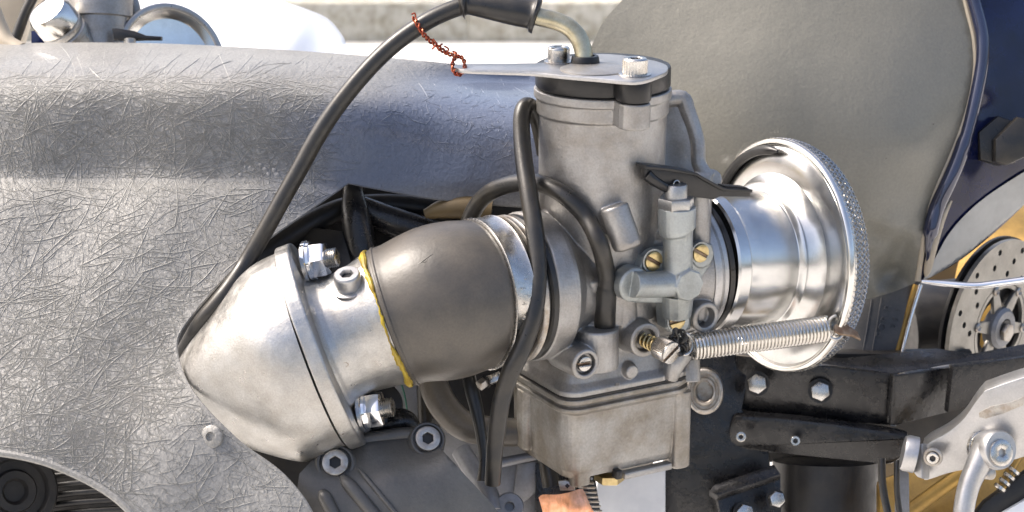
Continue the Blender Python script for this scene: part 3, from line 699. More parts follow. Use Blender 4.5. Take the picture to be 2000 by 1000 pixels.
# step on the right front corner of flange (column)
# vent tower
vt=FP(1166,640,0)
tw=[(-42,-40),(38,-40),(38,8)]+[(-2+40*math.cos(R_(a)),8+32*math.sin(R_(a))) for a in range(0,181,15)]+[(-42,8)]
tb=RP(1168,640,O+B*98,B)
g.prism(tw,Vector((tb.x,tb.y,0)),A,B*1.0,-(tb.z),-(tb.z-86),4) if False else None
twz=tb.z
def vprism(poly,C,z0,z1,bev):   # upright prism: poly in (A,B) axes
    g.prism([(p[0],-p[1]) for p in poly],Vector((C.x,C.y,0)),A,-B,z0,z1,bev)
vprism(tw,tb,twz-80,twz+2,4)
# left lower boss with recessed screw
def boss(px,py,b,r,L,ri=0,dep=0,extra=None,down=(0,0)):
    C=FP(px,py,b); pr=[(-L,r+3),(-3,r),(-.8,r-.9),(0,r-2.5)]
    if ri: pr+=[(0,ri+1.5),(-1,ri),(-dep,ri),(-dep,.1)]
    g.lathe(C,B,pr,40); return C
b1=boss(1145,712,150,30,90,21,14)
b2=boss(1262,665,150,34,70,22,14)
b3=boss(1380,621,150,31,120,20,30)
boss(1236,727,122,14,20)
# pilot passage cone, lower right
g.tube([FP(1330,688,120),FP(1318,712,124),FP(1310,742,122)],[24,20,13],16,4)
g.tube([FP(1345,700,90),FP(1345,745,100)],[22,24],16,3)
# vertical columns right of fuel block and left body pillars
g.tube([FP(1362,378,104),FP(1364,500,104),FP(1364,620,104)],[24,25,25],20,3); g.box(FP(1345,500,84),A,U,40,120,22,8)
g.tube([FP(1222,480,96),FP(1222,650,100)],[22,24],18,3)
g.box(FP(1300,560,60),A,U,70,90,40,10)
g.box(FP(1285,500,86),A,U,40,60,20,8)
# wedge shaped tower on the barrel front
wd=(B*.30-U*.93+A*.20).normalized(); g.lathe(FP(1199,402,128),wd,[(0,24),(4,27),(74,28),(82,26),(86,18)],32,sx=1,sy=.9)
g.box(FP(1199,430,112),A,U,24,24,16,5)
# curved arm ridge at mid
g.tube([FP(1235,505,100),FP(1262,478,98),FP(1300,470,90)],[12,13,12],12,4)
# little round disc mark on barrel
dm=RP(1236,308,Vector((O.x,O.y,0))+TC*112,(TC*.86+RIGHT*.5).normalized())
g.lathe(dm,(TC*.87+RIGHT*.48),[(-14,19),(9,19),(11,17),(11,15),(8,14),(8,11),(10,10),(10,.1)],32)
# rear ear: casting flange seen behind the barrel on the right
ear=curve2([(1290,186),(1318,182),(1334,184),(1343,200),(1352,228),(1366,250),(1371,280),(1373,312),(1382,332),(1394,348),(1394,372)],3)+[(1380,400),(1280,400),(1270,190)]
g.ipoly(ear,60,60,4,face=VD(.25,0,-1))
gear_=[(1296,192),(1330,190),(1341,214),(1353,246),(1361,280),(1363,316),(1380,345)]
g.tube([V(x+2,y+3,0) for x,y in gear_],[17,17,16,15,15,15,15],12,5)
g.box(V(1345,350,10),RIGHT,UPV,44,12,26,6)
g.lathe(V(1388,352,5),VD(.2,0,-1),[(-30,22),(6,22),(8,19)],28)
g.obj('body_casting','cast',carb,remesh=1.7,sm=4)

# gasket lips and bowl
G().rings([rrw(147,120,38,zF(757.5)),rrw(147,120,38,zF(760))]).obj('bowl_gasket','dark',carb)
g=G()
zl=zF(760)-.3
g.rings([rrw(143,116,36,zl),rrw(148,121,39,zl-3),rrw(148,121,39,zl-12),rrw(141,114,36,zl-15),rrw(141,114,36,zl-18),rrw(149,122,39,zl-20),rrw(149,122,39,zl-27),rrw(145,118,37,zl-31),rrw(138,111,35,zl-36),rrw(137,110,35,zF(860)),rrw(134,107,34,zF(905)),rrw(128,101,32,zF(920)),rrw(112,86,26,zF(927))])
# corner column (right)
colC=Bc+A*126+B*96
g.rings([[Vector((colC.x,colC.y,z))+A*p[0]+B*p[1] for p in rr(r_,r2,12,4)] for z,r_,r2 in ((zl-30,20,24),(FP(1330,912,117).z,20,24),(FP(1330,916,117).z,17,20))])
g.rings([[Vector((colC.x,colC.y,z))-A*258+A*p[0]+B*p[1]-B*150 for p in rr(r_,r_,11,4)] for z,r_ in ((zl-30,19),(zF(900),19),(zF(905),16))])
g.rings([rrw(60,50,20,zF(922),30,30),rrw(60,50,20,zF(935),30,30)])
g.rings([rrw(20,16,12,zF(900),-98,88),rrw(20,16,12,zF(936),-98,88)])
g.obj('float_bowl','bowl',carb,remesh=1.6,sm=1)
G().lathe(RP(1190,930,Bc+B*70,B),U,[(-12,24),(-8,30),(6,30),(10,20)],6).obj('drain_plug','brass',carb)
G().box(RP(1262,918,Bc+B*105,B),A,U,56,7,10,3).obj('bowl_clip_bar','cast',carb)
G().box(RP(1205,925,Bc+B*108,B),A,U,7,9,10,2).obj('clip_catch','blackplastic',carb)
# cast lettering on the deck
lp=FP(1203,748,118.5); 
text('III',FP(1206,751,119.4),A,U,9,1.0,'cast',carb,'cast_mark')
# black cap and plate
g=G()
ringlobes(129,zt+1,zc(150,129),g=g,lob=31,bev=5)
g.obj('black_cap','blackplastic',carb)
# plate with lever arm
def PT(px,py): return RP(px,py,Vector((0,0,zc(143,129))),U)
zp=zc(143,129)
plate=curve2([(1000,127),(1060,125),(1068,118),(1090,114),(1120,112),(1165,108),(1210,110),(1250,116),(1285,123),(1303,131),(1302,142),(1285,150),(1262,158),(1240,161),(1215,160),(1160,155),(1100,150),(1040,144),(960,141),(908,139),(892,136),(886,132.5),(893,129),(912,127.5)],4)
plate=plate+curve2([(912,127.5),(950,127.3),(1000,127)],3)[1:-1]
g=G(); C0=Vector((O.x,O.y,zp)); pl=[((PT(*p)-C0).x,(PT(*p)-C0).y) for p in plate]; g.prism(pl,C0,RIGHT,Vector((0,1,0)),-5,3,1.6)
g.obj('cap_plate','mach',carb)
G().lathe(RP(1160,136,Vector((0,0,zp+3)),U),U,[(0,60),(2,60),(5,52),(6,30),(6,.1)],48,sx=1.05,sy=1.05).obj('cap_dome','cast',carb)
s1=RP(1240,146,Vector((0,0,zp+3)),U); s2=RP(1091,121,Vector((0,0,zp+3)),U)
socket_screw(carb,s1+U*3,U,23,28,washer=3,m='steel'); socket_screw(carb,s2+U*3,U,21,26,washer=3,m='steel',knurl=False)
# cable elbow and collar
cb=RP(1143,124,Vector((0,0,zp+6)),U)
G().lathe(cb,U,[(0,27),(3,27),(12,25.5),(15,24),(15,18),(8,17)],40).obj('elbow_collar','blackplastic',carb)
dE=(cb-CAM).length*(FWD.dot((cb-CAM).normalized()))-F
epts=[V(1141,118,dE),V(1139,98,dE),V(1130,74,dE),V(1112,54,dE),V(1088,42,dE),V(1060,35,dE),V(1030,28,dE)]
G().tube(epts,17,20,6).obj('cable_elbow','elbow',carb)
# ---- throttle cable
cab=thing('throttle_cable','thick black control cable arching from the carburettor top down across the grey fairing','cable',V(360,680,-150))
ends=[V(1046,30,dE),V(1030,24,dE),V(990,19,dE),V(950,12,dE),V(910,7,dE),V(895,9,dE)]
G().tube([V(1050,31,dE),V(1047,30,dE),V(1042,29,dE),V(1034,27,dE),V(1010,23,dE),V(960,14,dE),V(925,9,dE),V(914,8,dE),V(908,7.5,dE),V(902,8,dE),V(896,9,dE)],[26,34,34,28,27,24,20.5,20,27,27,18],28,4).obj('rubber_cap','rubber',cab)
G().tube([*[V(x_,y_,dE+(-146-dE)*min(1,max(0,(y_-60)/455))) for x_,y_ in ((925,8),(900,13),(865,26),(830,44),(780,78),(735,118),(690,168),(650,220),(615,275),(585,330),(550,392),(515,455),(480,515))],V(450,560,-168),V(425,592,-176),V(395,628,-170),V(365,672,-140),V(340,720,-100)],[16.5]*15+[16,13,12],22,6).obj('cable_sheath','rubber',cab)
print('dE',dE)
# ---- copper wire tie
def twist(path, r, off, turns, g):
    Q=smooth_chain([tuple(p) for p in path],10); P=[Vector(q) for q in Q]; n=len(P)
    for ph in (0,math.pi):
        T=[]
        for i,p in enumerate(P):
            a=(P[min(i+1,n-1)]-P[max(i-1,0)]).normalized(); x,y=ortho(a,FWD); an=ph+turns*2*math.pi*i/n
            T.append(p+x*(off*math.cos(an))+y*(off*math.sin(an)))
        g.tube(T,r,7,1)
g=G(); dw=dE-22
twist([V(808,34,dw+6),V(817,50,dw-4),V(828,68,dw-6),V(838,78,dw),V(852,88,dw),V(864,98,dw),V(876,105,dw),V(890,108,dw)],2.2,3.0,6,g)
loop=[V(890+12*math.cos(R_(a))+6,128-18*math.sin(R_(a)),dw+8*math.sin(R_(a*1.0))) for a in range(80,441,30)]
twist(loop,2.1,2.3,5,g)
for a,b,c in (((846,76),(852,86),(844,96)),((868,90),(876,96),(870,106)),((858,100),(856,92),(864,86)),((884,100),(892,104),(886,112)),((804,28),(810,26),(812,34))):
    g.tube([V(*a,dw-5),V(*b,dw-8),V(*c,dw-4)],1.7,7,4)
tag(g.obj('copper_wire','cuwire'),'twisted reddish copper wire tying the cable to the tip of the thin plate arm','wire')

# ---- fuel inlet block (zinc)
fb_=130
g=G()
colx=FP(1322,480,158)
g.tube([FP(1322,404,158),FP(1322,445,158),FP(1323,449,158),FP(1324,456,158),FP(1324,520,158),FP(1324,560,158)],[36,36,33,28.5,28.5,29],28,2)
g.lathe(FP(1238,556,150),B,[(-26,34),(2,34),(5,31)],32)
g.tube([FP(1236,556,160),FP(1275,556,161),FP(1325,552,162)],[25,25,26],24,3)
g.ipoly([(1310,526),(1322,519),(1343,522),(1352,536),(1352,566),(1340,580),(1316,579),(1304,560)],0,1,0) if False else None
g.prism([(29*math.cos(R_(a)),31*math.sin(R_(a))) for a in range(22,382,45)],FP(1331,550,150),A,U,0,1,0) if False else None
g.lathe(FP(1330,550,160),B,[(-30,33),(27,33),(31,30)],8)
def earlug(px,py,r): g.lathe(FP(px,py,fb_),B,[(-8,r),(12,r),(14,r-2)],32)
earlug(1275,510,26); earlug(1366,496,25); earlug(1320,628,24)
g.prism([(-62,-14),(-34,52),(44,70),(68,48),(40,-60),(26,-118),(-30,-118),(-34,-60)],FP(1322,550,fb_-8),A,U,0,22,5) if False else None
plt=[(1252,500),(1282,488),(1345,480),(1388,476),(1386,512),(1352,560),(1349,600),(1344,640),(1320,652),(1296,640),(1292,590),(1235,590),(1215,575),(1216,548),(1240,535)]
Cp=FP(1310,560,fb_); g.prism([((FP(*p,fb_)-Cp).dot(A),(FP(*p,fb_)-Cp).dot(U)) for p in plt],Cp,A,U,-26,10,4); g.tube([FP(1322,570,144),FP(1321,615,138)],[33,29],24,3) 
g.obj('fuel_inlet_block','zinc',carb,remesh=1.3,sm=3,label='pale bluish zinc fuel inlet block')
slot_screw(carb,FP(1275,509,fb_+15),B,19,6,58); slot_screw(carb,FP(1367,494,fb_+15),B,18,6,58); slot_screw(carb,FP(1321,626,fb_+15),B,18,6,95)
hb=RP(1320,409,colx,B); o=G().prism(hexa(35,8),hb,A,-U.cross(A) if False else B*-1,0,1,0) if False else None
hC=Vector((hb.x,hb.y,hb.z)); o=G(); o.prism(hexa(35,12),hC,RIGHT,Vector((0,1,0)),0,24,3); o.lathe(hC,U,[(20,22),(46,21),(49,19),(49,.1)],32)
o=o.obj('hex_plug','alu',carb)
P=[hC+U*48+A*(7*math.cos(R_(a)))+U*(8*math.sin(R_(a)))  for a in range(-20,201,20)]; G().tube(P,1.3,6,2).obj('lock_wire','steel',o)
# ---- slotted screw in the left boss, idle screw with spring, open boss
slot_screw(carb,b1-B*11,B,15,9,-92,'steel','slotted_screw',washer=False)
ia=(B*.93+A*.20-U*.12).normalized(); ic=b2-B*10
g=G(); P=[];x,y=ortho(ia)
for k in range(4*18+1):
    a=2*math.pi*k/18; P.append(ic+ia*(2+k/72*38)+x*(13*math.cos(a))+y*(13*math.sin(a)))
g.tube(P,2.3,8,1); o=g.obj('idle_spring','brass',carb)
G().lathe(ic,ia,[(-4,8),(44,8)],20).obj('idle_screw_shank','brass',carb)
g=G(); g.prism(gear(22,36,1.8),ic+ia*40,*ortho(ia),0,32,1.5); o=g.obj('idle_screw_head','dull',carb)
slot_screw(carb,ic+ia*71,ia,22,6,-58,'steel','idle_screw_face',washer=False)
# ---- choke lever
lv=thing('choke_lever','black choke lever with a ribbed finger tab, reaching over the bell mouth tube','lever',FP(1340,380,160))
Cl=FP(1340,355,150)
def LP(p): q=FP(p[0],p[1],150)-Cl; return (q.dot(A),q.dot(U))
body=[(1256,326),(1262,322),(1300,327),(1350,335),(1368,344),(1408,366),(1464,369),(1463,384),(1405,383),(1392,389),(1352,384),(1300,374),(1270,362),(1257,350)]
g=G(); g.prism([LP(p) for p in body],Cl,A,U,-8,4,2); g.obj('lever_web','blackplastic',lv)
top=curve2([(1257,322),(1300,326),(1350,334),(1368,343),(1408,364),(1430,366),(1465,369)],4)
g=G(); pr=[LP(p) for p in top]+[LP((p[0]-1,p[1]+6)) for p in top[::-1]]; g.prism(pr,Cl,A,U,-26,9,1.2); g.obj('lever_flange','blackplastic',lv)
for k in range(10):
    x_=1414+k*4.6; q=FP(x_,366+k*.35,150); G().box(q-B*6+U*2.5,A,B,1.1,13,1.4,.4).obj('grip_rib','blackplastic',lv)
g=G(); g.tube([FP(1262,340,148),FP(1276,352,152),FP(1300,366,152),FP(1330,376,150)],[12,10,9,8],12,4); g.obj('lever_root','blackplastic',lv)
# ---- spring
spr=thing('tension_spring','long closely wound steel spring stretched below the bell mouth','spring',V(1480,690,0))
s0=V(1352,677,-28); s1_=V(1614,642,46); sd=(s1_-s0).normalized(); Ls=(s1_-s0).length; x,y=ortho(sd); turns=38; P=[]
for k in range(turns*16+1):
    a=2*math.pi*k/16; P.append(s0+sd*(Ls*k/(turns*16))+x*(24.5*math.cos(a))+y*(24.5*math.sin(a)))
G().tube(P,3.05,8,1).obj('coil','spring',spr)
def hookloop(C,rad,px,axn):
    P=[C+VD(1,0,.2)*(rad*math.cos(R_(a)))*.75+UPV*(rad*math.sin(R_(a))) for a in range(-170,171,20)]
    G().tube(P,3.1,8,3).obj('end_hook','steel',spr)
hookloop(V(1632,640,52),23,0,0); hookloop(V(1338,672,-34),20,0,0)
tag(G().ipoly([(1630,634),(1645,630),(1662,638),(1676,648),(1682,663),(1668,656),(1640,652),(1630,646)],40,10,2,face=VD(.1,.35,-1)).obj('hook_tab','rust'),'small brown metal tab through the right end of the spring','tab')
g=G()
for k in range(9):
    c=(1322+random.uniform(-13,10),668+random.uniform(-14,16)); a0=random.uniform(0,6.3); P=[]
    for j in range(7): P.append(V(c[0]+random.uniform(5,15)*math.cos(a0+j*1.0),c[1]+random.uniform(6,17)*math.sin(a0+j*1.0),-108+random.uniform(-9,9)))
    g.tube(P,random.uniform(2.0,3.4),8,5)
g.tube([V(1321,640,-122),V(1320,650,-120),V(1324,660,-112),V(1318,680,-112),V(1328,690,-110),V(1337,676,-80)],3,8,5)
tag(g.obj('black_tie','rubber'),'tangled black wire tie looped between the brass screw and the spring','wire tie')

# ================================================================== HOSES
tag(G().tube([V(1062,300,-40),V(1056,262,-60),V(1046,222,-72),V(1030,206,-84),V(1020,222,-96),V(1019,262,-112),V(1024,320,-140),V(1033,380,-170),V(1043,440,-192),V(1049,500,-206),V(1049,560,-218),V(1041,620,-222),V(1020,680,-220),V(996,730,-210),V(980,780,-190),V(972,830,-170),V(966,880,-150),V(962,945,-130)],[14,15,16,16.5,16.5,16.5,17,17,17.5,17.5,17.5,17.5,17.5,17.5,17,17,16,15],20,7).obj('vent_hose','rubber'),'long black vent hose hanging in front of the bright clamp down past the float bowl','hose')
tag(G().tube([V(905,470,60),V(922,418,30),V(948,382,0),V(985,363,-40),V(1030,356,-86),V(1070,363,-134),V(1110,388,-158),V(1145,425,-162),FP(1170,475,142),FP(1183,525,126),FP(1185,552,118),FP(1184,566,115),FP(1183,580,112),FP(1181,636,100)],[17]*10+[17,19.5,20.5,21],22,7).obj('breather_hose','rubber'),'arched black hose curving over the sleeve into the tower beside the barrel','hose')
tag(G().tube([V(912,720,-30),V(921,760,-40),V(931,800,-45),V(940,850,-50),V(945,900,-55),V(943,940,-60)],[13,14,13,11,9,12],16,6).obj('drain_hose','hoseg' if 'hoseg' in M else 'rubber'),'thin shiny black hose just left of the long vent hose, below the sleeve','hose')
tag(G().tube([V(835,700,120),V(850,760,110),V(872,800,105),V(905,830,100),V(955,842,100),V(1030,845,110)],[30,30,30,30,30,28],24,6).obj('coolant_hose','boot'),'fat dusty hose sweeping down right under the rubber sleeve','hose')
tag(G().tube([V(822,700,170),V(828,770,165),V(830,860,160)],[14,14,14],16,4).obj('black_pipe','rubber'),'short upright black pipe left of the fat dusty hose','pipe')
tag(G().tube([V(1062,850,90),V(1068,890,85),V(1078,950,80)],[19,19,19],16,4).obj('black_pipe','rubber'),'short black pipe coming down under the left side of the float bowl','pipe')

# ================================================================== ENGINE COVER lower left
ec=thing('engine_cover','ribbed dark grey engine cover with two socket bolts, under the silver cone','engine cover',V(780,1000,-180))
ef=tps([(560,1060,-200),(600,900,-190),(640,862,-150),(780,846,-130),(830,850,-140),(880,890,-190),(960,980,-190),(1000,1060,-190),(760,930,-215),(700,1000,-225),(850,1010,-220),(640,1000,-225)])
cov=curve2([(585,925),(612,898),(645,876),(700,866),(780,856),(815,850),(845,862),(872,888),(915,935),(965,990),(1010,1050)],5)+[(1010,1080),(560,1080),(575,990)]
g=G(); sheet(g,cov,ef,9,60); g.obj('cover_shell','casing',ec,sharp=50)
g=G(); g.tube([V(612,898,-170),V(690,868,-140),V(780,851,-128),V(825,850,-135)],[16,16,15,14],14,5); g.obj('cover_edge','casing',ec)
for k,(p0,p1,r0) in enumerate((((668,930),(760,1040),13),((628,958),(670,1040),13),((700,915),(800,1035),5),((596,985),(615,1050),8))):
    P=[V(p0[0]+(p1[0]-p0[0])*t,p0[1]+(p1[1]-p0[1])*t,float(ef(p0[0]+(p1[0]-p0[0])*t,p0[1]+(p1[1]-p0[1])*t))-2) for t in (0,.15,.5,1)]
    G().tube(P,[r0*.5,r0,r0,r0],12,4).obj('cover_rib','casing',ec)
G().lathe(V(655,905,float(ef(655,905))-6),VD(.05,.3,-1),[(-30,40),(-2,38),(2,34),(2,30),(-6,29),(-6,.1)],40).obj('bolt_boss','casing',ec)
socket_screw(ec,V(655,905,float(ef(655,905))-8),VD(.05,.3,-1),24,12,m='dull',knurl=False,sock=.5)
G().lathe(V(835,858,float(ef(835,858))-14),VD(.15,.35,-1),[(-30,36),(-2,34),(2,31),(2,28),(-4,27),(-4,.1)],40).obj('bolt_boss','casing',ec)
socket_screw(ec,V(835,858,float(ef(835,858))-16),VD(.15,.35,-1),23,10,m='dull',knurl=False,sock=.52)
# fins / dark works under the fairing at lower left
fn=thing('engine_barrel','dark finned engine part seen under the lower left edge of the fairing','engine part',V(150,1000,60))
G().lathe(V(30,960,20),VD(.5,.1,-1),[(-60,84),(0,84),(4,80),(4,66),(-8,60),(-8,44),(2,40),(2,26),(-10,20),(-10,.1)],48).obj('round_cover','dark',fn)
for k in range(6):
    y_=905+k*19; g=G(); g.tube([V(85,y_+8,110),V(150,y_,100),V(240,y_-6,100),V(330,y_-10,110)],7,10,3); g.obj('fin','dark',fn)
g=G(); g.box(V(230,980,190),RIGHT,UPV,420,150,40,8); g.obj('fin_base','dark',fn)
# ================================================================== inside the opening
en=thing('engine_block','black engine and frame parts in shadow inside the fairing cut-out','engine',V(760,900,300))
g=G(); g.box(V(660,590,330),RIGHT,UPV,395,262,60,20); g.obj('block','dark',en)
g=G(); g.tube([V(470,530,110),V(560,466,170),V(640,420,205),V(700,402,225),V(800,402,240),V(960,430,260)],[26,26,24,22,22,22],18,5); g.obj('frame_rail','dark',en)
g=G(); g.tube([V(688,350,190),V(690,380,185),V(696,430,160),V(720,560,150)],[20,22,30,34],16,4); g.obj('frame_strut','blackmetal',en)
g=G(); g.tube([V(690,395,190),V(760,430,190),V(840,460,200),V(950,500,210)],[20,30,34,34],18,5); g.obj('frame_brace','blackmetal',en)
g=G(); g.ipoly([(440,560),(520,470),(600,440),(670,450),(700,560),(640,640),(440,640)],140,40,8,face=VD(-.3,.4,-1)); g.obj('inner_bracket','dark',en)
g=G(); g.tube([V(830,418,172),V(865,408,168),V(905,405,165),V(960,412,165)],[10,20,24,24],16,5); g.obj('brown_hose','backing',en)
G().lathe(V(847,413,170),VD(0,0,-1),[(-5,7),(0,8),(4,6),(6,.1)],20).obj('bright_rivet','chrome',en)
G().lathe(V(697,388,160),VD(0,0,-1),[(-3,6),(0,6),(2,4),(3,.1)],20).obj('grey_rivet','dull',en)
# lower middle: grey casings
gc=thing('gearbox_casing','blue grey engine casings below the rubber sleeve, with a bright horizontal rail','casing',V(900,1000,220))
G().ipoly([(690,720),(1110,720),(1110,900),(1040,905),(690,1010)],300,80,8).obj('upper_casing','greymetal',gc)
G().ipoly([(770,735),(832,735),(835,860),(780,860)],180,30,6).obj('pale_panel','casingpale' if 'casingpale' in M else 'greymetal',gc)
G().tube([V(780,738,170),V(792,780,168),V(800,850,168)],1.6,6,4).obj('green_line','green' if 'green' in M else 'dark',gc)
G().tube([V(880,925,110),V(940,912,105),V(1000,899,105),V(1056,888,110)],[10,10,10,9],12,4).obj('rail','greymetal',gc)
G().ipoly([(880,925),(1058,893),(1070,1060),(880,1060)],150,50,6).obj('lower_casing','greymetal',gc)
G().ipoly([(1010,905),(1052,900),(1050,960),(1000,1000)],128,12,4).obj('casing_rib','greymetal',gc)
G().tube([V(900,880,60),V(950,960,10),V(960,1000,-10)],[20,22,22],16,3).obj('hose_union','greymetal',gc)
G().lathe(V(995,990,-10),VD(.1,.35,-1),[(-50,30),(0,29),(4,26),(5,10),(-6,9),(-6,.1)],36).obj('union_bolt','greymetal',gc)
G().lathe(V(742,790,40),VD(0,.1,-1),[(-30,44),(0,44),(2,40),(2,.1)],36).obj('dark_bore','dark',gc)
G().tube([V(700,850,-60),V(760,828,-60),V(790,826,-60),V(812,842,-60)],[22,26,26,16],16,5).obj('dark_lobe','blackmetal',gc)
tag(G().ipoly([(1172,915),(1300,915),(1300,1060),(1150,1060)],420,20,3,face=VD(0,-.28,-1)).obj('pale_panel','palegrey'),'pale grey panel standing behind the float bowl at the bottom edge','panel')
# copper strip, clip, corrugated piece
cs=curve2([(1052,972),(1060,966),(1085,966),(1110,962),(1134,955),(1142,962),(1152,985),(1168,1020),(1168,1060),(1070,1060),(1060,1000)],3)
csf=tps([(1050,960,-60),(1100,960,-75),(1095,1010,-55),(1150,960,-70),(1168,1060,-40),(1060,1060,-55),(1120,1000,-80)])
g=G(); sheet(g,cs,csf,6,5); tag(g.obj('copper_strip','copper'),'bent copper strip poking up from the bottom edge below the float bowl','strip')
cp_=thing('hose_clip','small pale metal clip just above the copper strip','clip',V(1105,955,0))
G().ipoly([(1090,940),(1104,938),(1122,944),(1124,958),(1094,958)],-10,14,2).obj('clip_plate','dull',cp_)
G().lathe(V(1108,949,-12),VD(0,.1,-1),[(-2,5),(1,5),(1,.1)],4).obj('clip_slot','dark',cp_)
g=G(); P=[]
for k in range(10*12): 
    a=2*math.pi*k/12; c=V(1140+k/120*26,935+k/120*90,40); P.append(c+RIGHT*(16*math.cos(a))+FWD*(16*math.sin(a)))
g.tube(P,2.6,7,1); tag(g.obj('coil_spring','dull'),'small dark coil spring half hidden behind the copper strip','spring')
tag(G().ipoly([(1046,905),(1126,905),(1162,930),(1182,1060),(1046,1060)],120,30,4).obj('black_bracket','blackmetal'),'black bracket behind the small coil spring at the bottom edge','bracket')

# ================================================================== FRAME & BRACKETS lower right
fr=thing('frame_plate','upright black frame plate behind the float bowl with a ringed hole','frame',V(1390,1000,200))
G().ipoly([(1297,600),(1440,600),(1470,700),(1450,800),(1500,860),(1520,1060),(1297,1060)],480,40,6).obj('side_plate','blackmetal',fr)
hx=VD(-.15,0,-1); hc=V(1376,765,430)
G().lathe(hc,hx,[(-30,52),(0,50),(3,46),(3,40),(-2,38),(-2,32),(3,30),(4,25),(1,22),(-20,21),(-20,.1)],48,sx=1.0,sy=.8,ref=UPV).obj('hole_bushing','dull',fr)
DOFF=400.0
bb=thing('black_crossbox','scuffed black boxed bracket with two hex bolts and a sharp front corner','bracket',V(1600,830,60))
def vply(pts, d, th, name, m, par, face, bev=3): return G().ipoly(pts,d,th,bev,face=face).obj(name,m,par)
front=VD(-.22,-.28,-1)
tag(G().ipoly([(1425,690),(1900,690),(1900,905),(1425,905)],250,40,8,face=VD(0,-.28,-1)).obj('inner_infill','dark'),'dark crossmember block added behind the two black brackets','infill')  # added dark block closing the bright gap between bracket and bar
vply([(1438,693),(1545,706),(1640,719),(1748,734),(1740,832),(1590,820),(1430,800)],55,20,'front_face','blackmetal',bb,front,5)
vply([(1748,734),(1862,716),(1868,718),(1852,806),(1748,832),(1741,830)],34,20,'side_face','blackmetal',bb,VD(.55,-.28,-1),4)
vply([(1862,716),(2060,690),(2060,770),(1920,790),(1852,806)],45,20,'rear_side_face','blackmetal',bb,VD(.35,-.28,-1),4)
vply([(1442,690),(1748,731),(2060,688),(2060,660),(1900,690),(1830,680),(1640,700),(1500,672)],90,10,'top_face','blackmetal',bb,VD(0,.8,-.6),2)
G().tube([V(1438,691,36),V(1545,705,42),V(1640,718,46),V(1748,732,48)],3.6,8,4).obj('worn_edge','dull',bb)
G().tube([V(1749,732,44),V(1747,780,44),V(1744,832,44)],[6,6,7],8,4).obj('weld_bead','greymetal',bb)
G().tube([V(1749,733,40),V(1860,714,48)],4,8,4).obj('side_edge','greymetal',bb)
for (x_,y_) in ((1477,749),(1600,763)): 
    hex_bolt(bb,V(x_+2,y_,30 if x_<1500 else 38),VD(-.15,.0,-1),22,20,'dull2' if 'dull2' in M else 'steel')
G().ipoly([(1860,700),(1870,694),(2060,664),(2060,690),(1866,716)],150,20,3,face=VD(.2,.5,-1)).obj('upper_rail','blackmetal',bb)
lb=thing('lower_black_bar','rounded black bar under the boxed bracket, with two small socket bolts','bar',V(1600,900,50))
vply(curve2([(1432,815),(1450,812),(1560,820),(1700,838),(1765,850),(1772,862),(1765,890),(1740,908),(1700,906),(1560,892),(1450,880),(1424,876),(1420,860),(1425,830)],3),40,40,'bar','blackmetal',lb,front,10)
for (x_,y_,L) in ((1447,853,4),(1553,860,14)): socket_screw(lb,V(x_,y_,22),VD(-.1,0,-1),11,L,m='steel',knurl=False,sock=.5)
cy=thing('black_column','dark upright cylinder below the black bar','cylinder',V(1610,1000,150))
G().lathe(V(1612,1100,170),UPV,[(0,118),(230,118)],48).obj('tube','dark',cy)
lb2=thing('corner_bracket','black angle bracket with hex bolts at the bottom edge','bracket',V(1460,1000,0))
vply([(1400,965),(1525,924),(1528,1060),(1420,1060),(1406,1000)],10,30,'web','blackmetal',lb2,VD(.3,.1,-1))
vply([(1386,958),(1395,946),(1512,906),(1525,926),(1402,968)],0,24,'flange','blackmetal',lb2,VD(0,.7,-.8),3)
hex_bolt(lb2,V(1514,975,-4),VD(.2,.1,-1),18,14,'steel'); hex_bolt(lb2,V(1452,1002,-4),VD(.2,.1,-1),20,14,'steel')
DOFF=0.0
# ================================================================== footrest plate and lever
fp_=thing('footrest_plate','thick machined aluminium footrest hanger plate at the lower right','footrest plate',V(1850,940,20))
pf_face=VD(-.3,-.32,-1)
pl=curve2([(1801,876),(1816,864),(1850,845),(1880,820),(1905,785),(1921,765)],4)+curve2([(1924,763),(1990,740),(2060,722)],3)+[(2060,880),(2010,890)]+curve2([(1960,905),(1900,915),(1852,925),(1812,938),(1803,935),(1799,925),(1799,888),(1801,876)],4)[:-1]
sl=[(1912,806),(1935,794),(1970,787),(2000,775),(1998,792),(1960,808),(1925,818),(1912,815)]
g=G(); g.ipoly(pl,0,58,3,face=pf_face); g.obj('plate','mach',fp_,sharp=30)
pcx=sum(p[0] for p in pl)/len(pl); pcy=sum(p[1] for p in pl)/len(pl); scx=sum(p[0] for p in sl)/len(sl); scy=sum(p[1] for p in sl)/len(sl)
dsl=(RP(scx,scy,V(pcx,pcy,0),pf_face)-CAM).dot(FWD)-F
G().ipoly(sl,dsl-1.5,6,1,face=pf_face).obj('milled_slot','dull',fp_)
G().lathe(V(1785,888,24),VD(-.95,.2,.1),[(-4,36),(16,36),(22,33),(22,28)],36).obj('spacer','mach',fp_)
G().ipoly([(1765,870),(1800,866),(1800,935),(1790,932),(1767,905)],25,26,5,face=VD(-.8,.1,-.6)).obj('boss','mach',fp_)
G().lathe(V(1822,893,-6),pf_face,[(-4,19),(1,19),(3,16),(3,14),(-3,13),(-3,.1)],32).obj('counterbore','dull',fp_)
socket_screw(fp_,V(1822,893,-8),pf_face,12,7,m='steel',knurl=False,sock=.55)
pl_=thing('foot_lever','curved polished steel foot lever pivoting on the aluminium plate','lever',V(1880,1000,-40))
pa=VD(-.1,.12,-1)
pa=VD(.42,.05,-1)
pvC=V(1918,876,-12)
G().lathe(pvC,pa,[(0,36),(8,36),(10,32),(12,36),(18,36)],40).obj('pivot_washers','steel',pl_)
